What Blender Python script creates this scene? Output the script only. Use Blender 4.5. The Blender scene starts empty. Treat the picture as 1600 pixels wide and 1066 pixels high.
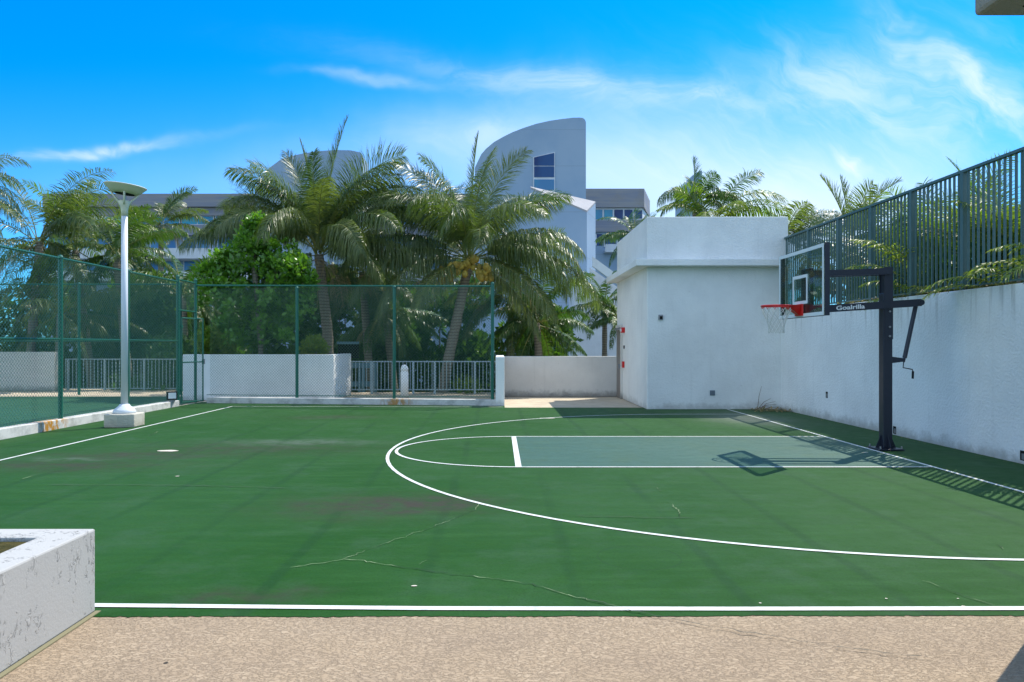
import bpy, math, random
import numpy as np
from mathutils import Vector, Matrix
R = math.radians
rnd = random.Random(7)
SC = bpy.context.scene
COL = SC.collection

# ---------------------------------------------------------------- camera
F = 1150.0; HX = 780.0; HY = 540.0; CH = 1.7
cam_d = bpy.data.cameras.new('camera'); cam = bpy.data.objects.new('camera', cam_d); COL.objects.link(cam)
cam.location = (0, 0, CH); cam.rotation_euler = (R(90), 0, 0)
cam_d.sensor_width = 36; cam_d.lens = 36 * F / 1600
cam_d.shift_x = (800 - HX) / 1600; cam_d.shift_y = (HY - 533) / 1600
cam_d.clip_start = 0.05; cam_d.clip_end = 3000
SC.camera = cam

# ---------------------------------------------------------------- node helper
class NT:
    def __init__(s, tree): s.t = tree; s.n = tree.nodes; s.l = tree.links
    def node(s, kind, **kw):
        n = s.n.new(kind)
        for k, v in kw.items(): setattr(n, k, v)
        return n
    def put(s, sock, v):
        if isinstance(v, bpy.types.NodeSocket): s.l.new(v, sock)
        elif v is not None:
            if isinstance(v, (tuple, list)) and len(v) == 3 and sock.type == 'RGBA': v = (*v, 1)
            sock.default_value = v
    def m(s, op, a, b=None, c=None, clamp=False):
        n = s.node('ShaderNodeMath', operation=op, use_clamp=clamp)
        s.put(n.inputs[0], a)
        if b is not None: s.put(n.inputs[1], b)
        if c is not None: s.put(n.inputs[2], c)
        return n.outputs[0]
    def vm(s, op, a, b=None):
        n = s.node('ShaderNodeVectorMath', operation=op); s.put(n.inputs[0], a)
        if b is not None: s.put(n.inputs[1], b)
        return n.outputs[0]
    def sep(s, v):
        n = s.node('ShaderNodeSeparateXYZ'); s.put(n.inputs[0], v); return n.outputs
    def comb(s, x, y, z):
        n = s.node('ShaderNodeCombineXYZ')
        for i, v in enumerate((x, y, z)): s.put(n.inputs[i], v)
        return n.outputs[0]
    def noise(s, v, scale=5, detail=4, rough=.55, dist=0, col=False):
        n = s.node('ShaderNodeTexNoise'); s.put(n.inputs['Vector'], v)
        n.inputs['Scale'].default_value = scale; n.inputs['Detail'].default_value = detail
        n.inputs['Roughness'].default_value = rough; n.inputs['Distortion'].default_value = dist
        return n.outputs['Color' if col else 'Fac']
    def voro(s, v, scale=5, feature='F1', rnd_=1):
        n = s.node('ShaderNodeTexVoronoi', feature=feature); s.put(n.inputs['Vector'], v)
        n.inputs['Scale'].default_value = scale; n.inputs['Randomness'].default_value = rnd_
        return n.outputs['Distance']
    def step(s, v, lo, hi, a=0., b=1.):
        n = s.node('ShaderNodeMapRange', interpolation_type='SMOOTHSTEP')
        s.put(n.inputs['Value'], v)
        n.inputs['From Min'].default_value = lo; n.inputs['From Max'].default_value = hi
        n.inputs['To Min'].default_value = a; n.inputs['To Max'].default_value = b
        return n.outputs[0]
    def mix(s, f, a, b, blend='MIX'):
        n = s.node('ShaderNodeMix', data_type='RGBA', blend_type=blend)
        s.put(n.inputs[0], f); s.put(n.inputs[6], a); s.put(n.inputs[7], b)
        return n.outputs[2]
    def blob(s, x, y, cx, cy, rx, ry, ang=0, soft=1.0):
        # soft elliptical mask in the plane (x, y)
        dx = s.m('SUBTRACT', x, cx); dy = s.m('SUBTRACT', y, cy)
        ca, sa = math.cos(ang), math.sin(ang)
        u = s.m('ADD', s.m('MULTIPLY', dx, ca / rx), s.m('MULTIPLY', dy, sa / rx))
        v = s.m('ADD', s.m('MULTIPLY', dx, -sa / ry), s.m('MULTIPLY', dy, ca / ry))
        d = s.m('ADD', s.m('MULTIPLY', u, u), s.m('MULTIPLY', v, v))
        return s.m('POWER', 2.718, s.m('MULTIPLY', d, -soft))
    def bump(s, h, strength=.3, dist=.01):
        n = s.node('ShaderNodeBump'); s.put(n.inputs['Height'], h)
        n.inputs['Strength'].default_value = strength; n.inputs['Distance'].default_value = dist
        return n.outputs[0]

# ---------------------------------------------------------------- sky, sun
SX, SY, SZ = .48, .475, 1.0
sunv = Vector((SX, SY, SZ)).normalized()
elev = math.asin(sunv.z); azim = math.atan2(sunv.x, sunv.y)
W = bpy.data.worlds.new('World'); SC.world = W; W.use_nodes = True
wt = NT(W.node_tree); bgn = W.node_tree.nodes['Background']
sky = wt.node('ShaderNodeTexSky', sky_type='NISHITA'); sky.sun_disc = False
sky.sun_elevation = elev; sky.sun_rotation = azim
sky.air_density = 1.0; sky.dust_density = .6; sky.ozone_density = 2.0
tc = wt.node('ShaderNodeTexCoord').outputs['Generated']
x, y, z = wt.sep(tc)
ys = wt.m('MAXIMUM', y, .12)
u = wt.m('DIVIDE', x, ys); v = wt.m('DIVIDE', z, ys)
uv = wt.comb(u, v, 0)
wn = wt.node('ShaderNodeVectorMath', operation='SUBTRACT')
wt.l.new(wt.noise(uv, 2.2, 5, .6, col=True), wn.inputs[0]); wn.inputs[1].default_value = (.5, .5, .5)
wv = wt.vm('MULTIPLY', wn.outputs[0], (.35, .12, 0)); uvw = wt.vm('ADD', uv, wv)
uu, vv, _ = wt.sep(uvw)
def pu(px): return (px - HX) / F
def pv(py): return (HY - py) / F
def cblob(px, py, rx, ry, ang): return wt.blob(uu, vv, pu(px), pv(py), rx / F, ry / F, R(ang))
fine = wt.step(wt.noise(wt.comb(wt.m('MULTIPLY', uu, 2.4), wt.m('MULTIPLY', vv, 7), .3), 2.6, 8, .66, .7), .36, .68)
fine2 = wt.step(wt.noise(wt.comb(wt.m('ADD', wt.m('MULTIPLY', uu, 3), wt.m('MULTIPLY', vv, 4)), wt.m('MULTIPLY', vv, 2.5), 1.3), 3, 8, .62, .6), .36, .68)
def acc(lst):
    r = None
    for f, k in lst:
        t = wt.m('MULTIPLY', f, k); r = t if r is None else wt.m('ADD', r, t)
    return r
c1 = wt.m('MULTIPLY', acc([(cblob(860, 128, 250, 22, -7), .32), (cblob(565, 128, 75, 8, -3), .3), (cblob(170, 228, 150, 8, 5), .6),
    (cblob(700, 205, 150, 34, 8), .24), (cblob(1050, 150, 200, 28, -3), .3)]), wt.m('ADD', wt.m('MULTIPLY', fine, .65), .35))
c2 = wt.m('MULTIPLY', acc([(cblob(1500, 135, 170, 24, -42), .40), (cblob(1330, 120, 110, 55, -10), .38), (cblob(1490, 170, 130, 120, 0), .36), (cblob(1330, 245, 34, 10, -40), .55),
    (cblob(1200, 200, 260, 90, 0), .30)]), wt.m('ADD', wt.m('MULTIPLY', fine2, .7), .3))
c3 = acc([(wt.step(v, .40, .05), .16), (cblob(1150, 330, 330, 100, -8), .58), (cblob(720, 200, 150, 50, 0), .12), (cblob(900, 230, 260, 60, 0), .22), (cblob(1350, 300, 200, 90, 0), .3), (cblob(560, 290, 420, 60, 0), .16)])
cl = wt.m('ADD', wt.m('ADD', c1, c2), c3, clamp=True)
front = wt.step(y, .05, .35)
fill_cloud = wt.m('MULTIPLY', wt.step(wt.noise(wt.vm('MULTIPLY', tc, (1, 1, 2.2)), 2.4, 6, .6, .4), .36, .66), .75)  # unseen cloud cover behind and overhead, added to lift ambient fill on shaded walls
clm = wt.m('ADD', wt.m('MULTIPLY', cl, front), wt.m('MULTIPLY', fill_cloud, wt.m('SUBTRACT', 1, front)), clamp=True)
skc = wt.mix(1.0, sky.outputs[0], (.12, .56, 1.0), 'MULTIPLY')
hsv = wt.node('ShaderNodeHueSaturation'); wt.put(hsv.inputs['Color'], skc); hsv.inputs['Saturation'].default_value = 1.12; hsv.inputs['Value'].default_value = 1.0
ccol = wt.mix(front, (8.0, 8.9, 9.2), (3.9, 4.5, 4.9))  # added out-of-view cloud is brighter than the visible wisps, for fill light
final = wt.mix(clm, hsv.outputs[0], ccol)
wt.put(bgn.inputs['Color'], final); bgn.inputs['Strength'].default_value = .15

sd = bpy.data.lights.new('sun', 'SUN'); sun = bpy.data.objects.new('sun', sd); COL.objects.link(sun)
sd.energy = 4.0; sd.angle = R(.3); sd.color = (1, .94, .84)
sun.rotation_euler = (-sunv).to_track_quat('-Z', 'Y').to_euler(); sun.location = (20, 20, 40)
SC.view_settings.view_transform = 'Standard'; SC.view_settings.look = 'None'
SC.view_settings.gamma = 1; SC.view_settings.use_curve_mapping = False
SC.view_settings.exposure = 0.70
SC.render.engine = 'CYCLES'
SC.cycles.max_bounces = 8; SC.cycles.transparent_max_bounces = 24

# ---------------------------------------------------------------- materials
MATS = {}
def mat(name, color, rough=.8, spec=.3, metal=0., fn=None):
    m = bpy.data.materials.new(name); m.use_nodes = True
    nt = NT(m.node_tree); b = m.node_tree.nodes['Principled BSDF']
    b.inputs['Base Color'].default_value = (*color, 1); b.inputs['Roughness'].default_value = rough
    b.inputs['Specular IOR Level'].default_value = spec; b.inputs['Metallic'].default_value = metal
    if fn: fn(nt, b, nt.node('ShaderNodeNewGeometry').outputs['Position'])
    MATS[name] = m; return m
def sc3(nt, p, a): return nt.vm('MULTIPLY', p, a)

def f_stucco(colr, stain=.35, rough_scale=26, depth=.006, streak=True, dirt=(.22, .21, .18)):
    def fn(nt, b, p):
        n1 = nt.noise(p, .7, 5, .6); n2 = nt.noise(p, rough_scale, 4, .6)
        n3 = nt.noise(sc3(nt, p, (3.2, 3.2, .22)), 1.5, 6, .65, .2)
        c = nt.mix(nt.step(n1, .3, .75), colr, tuple(k * .86 for k in colr))
        if streak: c = nt.mix(nt.m('MULTIPLY', nt.step(n3, .52, .78), stain), c, dirt)
        c = nt.mix(nt.m('MULTIPLY', nt.step(nt.noise(p, 9, 6, .7), .6, .8), .25), c, dirt)
        zz_ = nt.sep(p)[2]
        c = nt.mix(nt.m('MULTIPLY', nt.step(nt.m('ADD', zz_, nt.m('MULTIPLY', nt.noise(p, 4, 5, .7), .5)), .48, .22), .45), c, dirt)
        nt.put(b.inputs['Base Color'], c)
        h = nt.m('ADD', nt.m('MULTIPLY', nt.step(n2, .4, .62), 1), nt.m('MULTIPLY', nt.noise(p, 90, 2), .25))
        nt.put(b.inputs['Normal'], nt.bump(h, .6, depth))
    return fn
M_wall = mat('white_stucco', (.66, .67, .65), .9, .2, fn=f_stucco((.82, .83, .80), .10))
def f_ret(nt, b, p):
    f_stucco((.80, .83, .83), .18, 22, .007, dirt=(.33, .36, .36))(nt, b, p)
    x, y, z = nt.sep(p)
    c = b.inputs['Base Color'].links[0].from_socket
    drip = nt.m('MULTIPLY', nt.step(nt.noise(nt.comb(0, nt.m('MULTIPLY', y, 9), nt.m('MULTIPLY', z, .5)), 1, 4, .6), .5, .72),
                nt.step(nt.m('ADD', z, nt.m('MULTIPLY', nt.noise(nt.comb(0, y, 0), 6, 3), .9)), 2.2, 3.0))
    c = nt.mix(nt.m('MULTIPLY', drip, .45), c, (.16, .15, .12))
    low = nt.m('MULTIPLY', nt.step(nt.m('ADD', z, nt.m('MULTIPLY', nt.noise(p, 4, 4), .35)), .42, .12), .55)
    c = nt.mix(low, c, (.30, .29, .25)); nt.put(b.inputs['Base Color'], c)
M_ret = mat('retaining_wall_paint', (.6, .64, .66), .85, .25, fn=f_ret)
def f_beige(nt, b, p):
    f_stucco((.68, .65, .59), .22, 24, .006, dirt=(.2, .19, .17))(nt, b, p)
    x, y, z = nt.sep(p); c = b.inputs['Base Color'].links[0].from_socket
    low = nt.m('MULTIPLY', nt.step(nt.m('ADD', z, nt.m('MULTIPLY', nt.noise(p, 5, 5, .7), .5)), .5, .25), .6)
    nt.put(b.inputs['Base Color'], nt.mix(low, c, (.16, .15, .13)))
M_wallw = mat('aged_white_paint', (.56, .53, .47), .9, .2, fn=f_beige)
def f_knock(nt, b, p):
    # trowelled knock-down stucco of the planter in front
    q = nt.vm('ADD', p, nt.vm('MULTIPLY', nt.noise(p, 3, 3, col=True), (.12, .12, .12)))
    n = nt.noise(sc3(nt, q, (1.3, 1.3, .7)), 24, 4, .55, .6)
    ridge = nt.m('ABSOLUTE', nt.m('SUBTRACT', n, .57))
    gate = nt.step(nt.noise(sc3(nt, p, (1, 1, .6)), 7, 4), .50, .60)
    line = nt.m('MULTIPLY', nt.step(ridge, .03, .004), gate)
    c = nt.mix(nt.m('MULTIPLY', line, .28), (.40, .395, .375), (.17, .165, .15))
    c = nt.mix(nt.m('MULTIPLY', nt.step(nt.noise(p, 1.6, 5, .6), .5, .75), .25), c, (.31, .31, .295))
    nt.put(b.inputs['Base Color'], c)
    h = nt.m('ADD', nt.m('SUBTRACT', nt.m('MULTIPLY', nt.step(n, .54, .6), gate), nt.m('MULTIPLY', line, 1.2)), nt.m('MULTIPLY', nt.noise(p, 70, 3), .35))
    nt.put(b.inputs['Normal'], nt.bump(h, .8, .006))
M_knock = mat('knockdown_stucco', (.62, .61, .58), .9, .2, fn=f_knock)
def f_kerb(nt, b, p):
    x, y, z = nt.sep(p)
    c = nt.mix(nt.step(nt.noise(p, 3, 6, .7), .4, .7), (.60, .59, .55), (.36, .36, .33))
    c = nt.mix(nt.m('MULTIPLY', nt.step(nt.noise(p, 40, 3, .6), .62, .72), .5), c, (.2, .2, .18))
    rust = None
    for cx, cy in ((-8.95, 14.95), (-2.95, 20.95), (-8.9, 14.6)):
        t = nt.blob(x, y, cx, cy, .42, .28); rust = t if rust is None else nt.m('ADD', rust, t)
    rf = nt.m('MULTIPLY', rust, nt.step(nt.noise(sc3(nt, p, (1, 1, .4)), 11, 4, .7), .42, .56), clamp=True)
    c = nt.mix(rf, c, (.42, .20, .03)); nt.put(b.inputs['Base Color'], c)
    nt.put(b.inputs['Normal'], nt.bump(nt.noise(p, 60, 4, .6), .4, .006))
M_kerb = mat('painted_kerb', (.55, .55, .52), .9, .2, fn=f_kerb)

def f_court(base, base2, main=True):
    def fn(nt, b, p):
        x, y, z = nt.sep(p)
        n1 = nt.noise(p, .35, 5, .6); n2 = nt.noise(sc3(nt, p, (.5, 4, 1)), 1.6, 6, .65); n3 = nt.noise(p, 5, 6, .7)
        c = nt.mix(nt.step(n1, .3, .7), base, base2)
        c = nt.mix(nt.m('MULTIPLY', nt.step(n2, .42, .75), .5), c, tuple(k * 1.45 + .012 for k in base))
        c = nt.mix(nt.m('MULTIPLY', nt.step(nt.noise(p, 1.3, 7, .72), .46, .68), .5), c, (.034, .082, .034))
        c = nt.mix(nt.m('MULTIPLY', nt.step(nt.noise(p, 55, 3, .7), .45, .7), .4), c, tuple(k * .45 for k in base))
        c = nt.mix(nt.m('MULTIPLY', nt.step(n3, .55, .8), .22), c, tuple(k * .6 for k in base))
        if main:
            wx = nt.m('ADD', x, nt.m('MULTIPLY', nt.m('SUBTRACT', nt.noise(p, .5, 3), .5), .16))
            fr = nt.m('ABSOLUTE', nt.m('SUBTRACT', nt.m('FRACT', nt.m('MULTIPLY', wx, .92)), .5))
            seam = nt.m('MULTIPLY', nt.step(fr, .07, .02), nt.step(nt.noise(sc3(nt, p, (1, .25, 1)), 1.3, 3), .34, .54))
            c = nt.mix(nt.m('MULTIPLY', seam, .30), c, (.006, .030, .009))
            wp = nt.vm('ADD', p, nt.vm('MULTIPLY', nt.noise(p, 1.6, 5, .65, col=True), (1.1, .9, 0)))
            a, d, _ = nt.sep(wp)
            def bl(px, py, rx, ry):
                Y = F * CH / (py - HY); X = (px - HX) * Y / F
                return nt.blob(a, d, X + .55, Y + .45, rx, ry)
            tex = nt.m('ADD', .35, nt.m('MULTIPLY', nt.step(nt.noise(p, 3.5, 6, .7), .35, .65), .65))
            dark = nt.m('ADD', nt.m('ADD', bl(550, 792, .75, .5), bl(690, 786, .6, .4)), nt.m('ADD', nt.m('MULTIPLY', bl(400, 700, 1.9, .8), .75), nt.m('MULTIPLY', bl(90, 728, 1.6, .45), .95)))
            dark = nt.m('ADD', dark, nt.m('ADD', nt.m('MULTIPLY', bl(650, 632, 2.2, .5), .9), nt.m('MULTIPLY', bl(520, 652, 1., .5), .7)))
            dark = nt.m('ADD', dark, nt.m('ADD', nt.m('MULTIPLY', bl(380, 928, .5, .12), .7), nt.m('MULTIPLY', bl(190, 712, 1.3, .35), .8)))
            c = nt.mix(nt.m('MULTIPLY', nt.m('MULTIPLY', dark, tex), .95, clamp=True), c, (.040, .038, .026))
            lite = nt.m('ADD', nt.m('MULTIPLY', bl(470, 691, 1.3, .35), .35), nt.m('ADD', nt.m('MULTIPLY', bl(110, 718, .6, .14), .3), nt.m('MULTIPLY', bl(600, 630, 2.0, .2), .3)))
            c = nt.mix(nt.m('MULTIPLY', lite, tex, clamp=True), c, (.17, .20, .18))
            # dusty grey corner strip along the far right baseline
            corner = nt.blob(a, d, 6.3, 17.6, .9, 1.5)
            c = nt.mix(nt.m('MULTIPLY', corner, .65, clamp=True), c, (.16, .17, .15))
            ring = nt.m('ABSOLUTE', nt.m('SUBTRACT', nt.m('POWER', nt.m('ADD', nt.m('POWER', nt.m('SUBTRACT', x, 1.12), 2), nt.m('POWER', nt.m('SUBTRACT', y, 5.9), 2)), .5), .33))
            c = nt.mix(nt.step(ring, .012, .003, 0, .25), c, (.01, .03, .015))
        nt.put(b.inputs['Base Color'], c)
        nt.put(b.inputs['Roughness'], nt.step(n3, .3, .8, .58, .75)); b.inputs['Sheen Weight'].default_value = .07; b.inputs['Sheen Roughness'].default_value = .3; b.inputs['Sheen Tint'].default_value = (.75, .95, .7, 1)
        nt.put(b.inputs['Normal'], nt.bump(nt.noise(p, 140, 3, .6), .22, .003))
    return fn
M_court = mat('green_court_paint', (.03, .14, .05), .55, .06, fn=f_court((.011, .057, .005), (.020, .072, .014)))
M_court2 = mat('green_court_paint_far', (.03, .12, .06), .6, .22, fn=f_court((.012, .066, .026), (.018, .08, .036), False))
M_key = mat('blue_key_paint', (.05, .13, .15), .5, .25, fn=f_court((.021, .075, .051), (.029, .085, .062), False))
def f_line(nt, b, p):
    c = nt.mix(nt.m('MULTIPLY', nt.step(nt.noise(p, 7, 6, .75), .48, .75), .75), (.60, .61, .58), (.20, .30, .21))
    nt.put(b.inputs['Base Color'], c)
M_line = mat('white_line_paint', (.74, .74, .72), .6, .4, fn=f_line)
def f_crack(nt, b, p):
    nt.put(b.inputs['Base Color'], nt.mix(nt.step(nt.noise(p, 2.5, 3), .45, .56), (.21, .27, .15), (.012, .03, .015)))
M_crack = mat('crack_filler', (.3, .34, .2), .9, .2, fn=f_crack)
M_crackd = mat('dark_crack', (.06, .07, .06), .95, .1)
def f_conc(nt, b, p):
    q = nt.vm('ADD', p, nt.vm('MULTIPLY', nt.noise(p, 5, 3, col=True), (.08, .03, 0)))
    n = nt.noise(sc3(nt, q, (.8, 1.15, 1)), 30, 7, .72, .2)
    big = nt.noise(p, 1.1, 5, .6)
    c = nt.mix(nt.step(big, .3, .7), (.350, .262, .172), (.315, .238, .162))
    isl = nt.m('MULTIPLY', nt.step(n, .50, .57), nt.step(nt.noise(p, 2.0, 3), .33, .62))
    c = nt.mix(nt.m('MULTIPLY', isl, .38), c, (.46, .36, .25))
    rim = nt.m('MULTIPLY', nt.step(nt.m('ABSOLUTE', nt.m('SUBTRACT', n, .5)), .02, .0), .12)
    c = nt.mix(rim, c, (.19, .13, .09))
    c = nt.mix(nt.m('MULTIPLY', nt.step(nt.noise(p, 42, 4, .7), .56, .72), .22), c, (.17, .13, .09))
    sp = nt.m('MULTIPLY', nt.step(nt.voro(sc3(nt, p, (1, 1, 0)), 1.9), .035, .018), nt.step(nt.noise(p, .9, 2), .5, .55))
    c = nt.mix(sp, c, (.03, .03, .028))
    nt.put(b.inputs['Base Color'], c)
    h = nt.m('ADD', nt.step(n, .46, .55), nt.m('MULTIPLY', nt.noise(p, 60, 4, .6), .6))
    nt.put(b.inputs['Normal'], nt.bump(h, .75, .005))
M_conc = mat('textured_beige_concrete', (.45, .36, .25), .9, .2, fn=f_conc)
def f_slab(nt, b, p):
    c = nt.mix(nt.step(nt.noise(p, 2, 6, .65), .35, .7), (.50, .42, .31), (.40, .33, .25))
    nt.put(b.inputs['Base Color'], c); nt.put(b.inputs['Normal'], nt.bump(nt.noise(p, 40, 4), .3, .005))
M_deck = mat('beige_walkway_concrete', (.48, .40, .30), .9, .2, fn=f_slab)
def f_soil(nt, b, p):
    c = nt.mix(nt.step(nt.noise(p, 6, 6, .7), .35, .65), (.030, .032, .010), (.075, .065, .022))
    nt.put(b.inputs['Base Color'], c); nt.put(b.inputs['Normal'], nt.bump(nt.noise(p, 22, 5, .7), .9, .03))
M_soil = mat('dark_planter_soil', (.06, .06, .035), 1, .1, fn=f_soil)
def f_far(nt, b, p):
    c = nt.mix(nt.step(nt.noise(p, .08, 5, .6), .4, .6), (.03, .05, .018), (.07, .075, .05))
    nt.put(b.inputs['Base Color'], c)
M_ground = mat('lower_ground', (.05, .06, .03), 1, .1, fn=f_far)
M_green = mat('green_vinyl_metal', (.008, .115, .075), .38, .5)
M_wire = mat('green_vinyl_wire', (.040, .125, .085), .3, .8)
def f_pf(nt, b, p):
    c = nt.mix(nt.step(nt.noise(p, 8, 5, .7), .5, .75), (.070, .135, .135), (.10, .155, .145)); nt.put(b.inputs['Base Color'], c)
M_pick = mat('weathered_teal_metal', (.05, .1, .11), .5, .4, fn=f_pf)
M_rail = mat('pale_blue_grey_metal', (.34, .42, .43), .5, .4)
M_black = mat('black_powder_coat', (.016, .020, .034), .34, .5)
M_blackm = mat('dark_rubber', (.012, .012, .014), .7, .3)
M_red = mat('red_enamel', (.62, .012, .010), .35, .5)
M_net = mat('white_nylon_net', (.62, .62, .58), .9, .1)
M_wline = mat('white_board_paint', (.72, .76, .76), .5, .4)
M_lampw = mat('white_lamp_paint', (.62, .66, .69), .4, .5)
M_lampc = mat('cream_lamp_paint', (.60, .60, .43), .5, .4)
M_block = mat('old_concrete_block', (.52, .50, .42), .9, .2, fn=f_stucco((.56, .53, .44), .4, 30, .005, dirt=(.25, .22, .14)))
M_door = mat('grey_brown_door_paint', (.20, .18, .165), .55, .4)
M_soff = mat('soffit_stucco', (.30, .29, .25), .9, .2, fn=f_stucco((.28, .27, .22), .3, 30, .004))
M_metal = mat('galvanised_metal', (.3, .31, .32), .45, .5, .6)
M_hole = mat('dark_recess', (.018, .02, .018), 1, .1)
M_lens = mat('flood_light_lens', (.75, .77, .78), .2, .6)
# glass
m = bpy.data.materials.new('board_glass'); m.use_nodes = True; nt = NT(m.node_tree); m.node_tree.nodes.clear()
o = nt.node('ShaderNodeOutputMaterial'); t = nt.node('ShaderNodeBsdfTransparent'); t.inputs[0].default_value = (.84, .92, .90, 1)
g = nt.node('ShaderNodeBsdfGlossy'); g.inputs['Roughness'].default_value = .02; g.inputs['Color'].default_value = (.9, .95, 1, 1)
fr = nt.node('ShaderNodeLayerWeight'); fr.inputs[0].default_value = .12
ms = nt.node('ShaderNodeMixShader'); nt.put(ms.inputs[0], nt.m('MULTIPLY', fr.outputs['Fresnel'], .35)); nt.l.new(t.outputs[0], ms.inputs[1]); nt.l.new(g.outputs[0], ms.inputs[2])
nt.l.new(ms.outputs[0], o.inputs[0]); M_glass = m
def f_win(a, b_):
    def fn(nt, b, p):
        x, y, z = nt.sep(p)
        c = nt.mix(nt.step(nt.noise(sc3(nt, p, (1, 1, .3)), .35, 3), .4, .6), a, b_); nt.put(b.inputs['Base Color'], c)
    return fn
M_win = mat('blue_window_glass', (.02, .10, .22), .12, .25, fn=f_win((.004, .028, .12), (.008, .07, .20)))
M_winc = mat('cyan_window_glass', (.03, .25, .35), .12, .35, fn=f_win((.02, .30, .42), (.03, .18, .36)))
def f_fac(nt, b, p):
    x, y, z = nt.sep(p)
    n = nt.noise(sc3(nt, p, (.12, .12, 1.3)), 1.0, 5, .6)
    c = nt.mix(nt.step(n, .35, .65), (.22, .235, .29), (.32, .30, .29))
    c = nt.mix(nt.m('MULTIPLY', nt.step(nt.noise(p, .5, 5, .65), .5, .7), .4), c, (.30, .25, .19))
    fr = nt.m('ABSOLUTE', nt.m('SUBTRACT', nt.m('FRACT', nt.m('MULTIPLY', z, .72)), .5))
    c = nt.mix(nt.step(fr, .03, .01, 0, .35), c, (.36, .36, .36)); nt.put(b.inputs['Base Color'], c)
M_fac = mat('weathered_facade_panels', (.22, .22, .23), .8, .3, fn=f_fac)
def f_tow(nt, b, p):
    x, y, z = nt.sep(p)
    c = nt.mix(nt.step(nt.noise(p, .25, 5, .6), .3, .7), (.34, .43, .52), (.28, .38, .49))
    fr = nt.m('ABSOLUTE', nt.m('SUBTRACT', nt.m('FRACT', nt.m('ADD', nt.m('MULTIPLY', z, .27), .1)), .5))
    c = nt.mix(nt.step(fr, .012, .004, 0, .5), c, (.25, .29, .33)); nt.put(b.inputs['Base Color'], c)
M_tow = mat('pale_blue_tower_render', (.48, .54, .6), .85, .2, fn=f_tow)
M_bwhite = mat('bright_white_render', (.68, .70, .72), .85, .2, fn=f_stucco((.68, .70, .72), .15, 3, .01))

def leafmat(name, base, tip, trans=.35, gloss=.45, rough=.42):
    m = bpy.data.materials.new(name); m.use_nodes = True; nt = NT(m.node_tree); m.node_tree.nodes.clear()
    o = nt.node('ShaderNodeOutputMaterial')
    at = nt.node('ShaderNodeAttribute'); at.attribute_name = 'tint'
    p = nt.node('ShaderNodeNewGeometry').outputs['Position']
    f = nt.m('ADD', nt.m('MULTIPLY', at.outputs['Fac'], .8), nt.m('MULTIPLY', nt.noise(p, 2.5, 3), .3), clamp=True)
    c = nt.mix(f, base, tip)
    pb = nt.node('ShaderNodeBsdfPrincipled'); nt.put(pb.inputs['Base Color'], c); pb.inputs['Roughness'].default_value = rough
    pb.inputs['Specular IOR Level'].default_value = gloss
    tr = nt.node('ShaderNodeBsdfTranslucent'); nt.put(tr.inputs[0], nt.mix(1., c, (1.35, 1.5, .45), 'MULTIPLY'))
    ms = nt.node('ShaderNodeMixShader'); ms.inputs[0].default_value = trans
    nt.l.new(pb.outputs[0], ms.inputs[1]); nt.l.new(tr.outputs[0], ms.inputs[2]); nt.l.new(ms.outputs[0], o.inputs[0])
    MATS[name] = m; return m
M_frond = leafmat('coconut_frond', (.042, .098, .028), (.185, .215, .075), .38, .55, .38)
M_frondd = leafmat('dark_date_frond', (.040, .100, .022), (.11, .18, .035), .34, .55, .4)
M_areca = leafmat('bright_areca_frond', (.070, .17, .025), (.24, .27, .045), .42, .4, .45)
M_dry = leafmat('dry_frond', (.26, .19, .10), (.36, .29, .17), .25, .2, .7)
M_broad = leafmat('broad_glossy_leaf', (.035, .115, .016), (.22, .42, .04), .36, .6, .30)
M_hedge = leafmat('dark_hedge_leaf', (.034, .095, .018), (.10, .19, .035), .36, .5, .45)
M_rach = mat('frond_midrib', (.20, .21, .05), .55, .3)
def f_bark(nt, b, p):
    x, y, z = nt.sep(p)
    zz = nt.m('ADD', z, nt.m('MULTIPLY', nt.noise(p, 3, 3), .08))
    fr = nt.m('FRACT', nt.m('MULTIPLY', zz, 9))
    c = nt.mix(nt.step(fr, .0, .3), (.07, .06, .045), (.27, .235, .18))
    c = nt.mix(nt.m('MULTIPLY', nt.step(nt.noise(p, 12, 5, .7), .45, .7), .5), c, (.14, .12, .09))
    nt.put(b.inputs['Base Color'], c); nt.put(b.inputs['Normal'], nt.bump(fr, .6, .02))
M_bark = mat('ringed_palm_bark', (.24, .2, .15), .95, .1, fn=f_bark)
M_coco = mat('yellow_coconut_husk', (.40, .22, .025), .55, .3, fn=lambda nt, b, p: nt.put(b.inputs['Base Color'], nt.mix(nt.step(nt.noise(p, 5, 3), .4, .6), (.40, .29, .05), (.28, .19, .03))))
M_fibre = mat('brown_palm_fibre', (.13, .085, .045), 1, .05)

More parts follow.
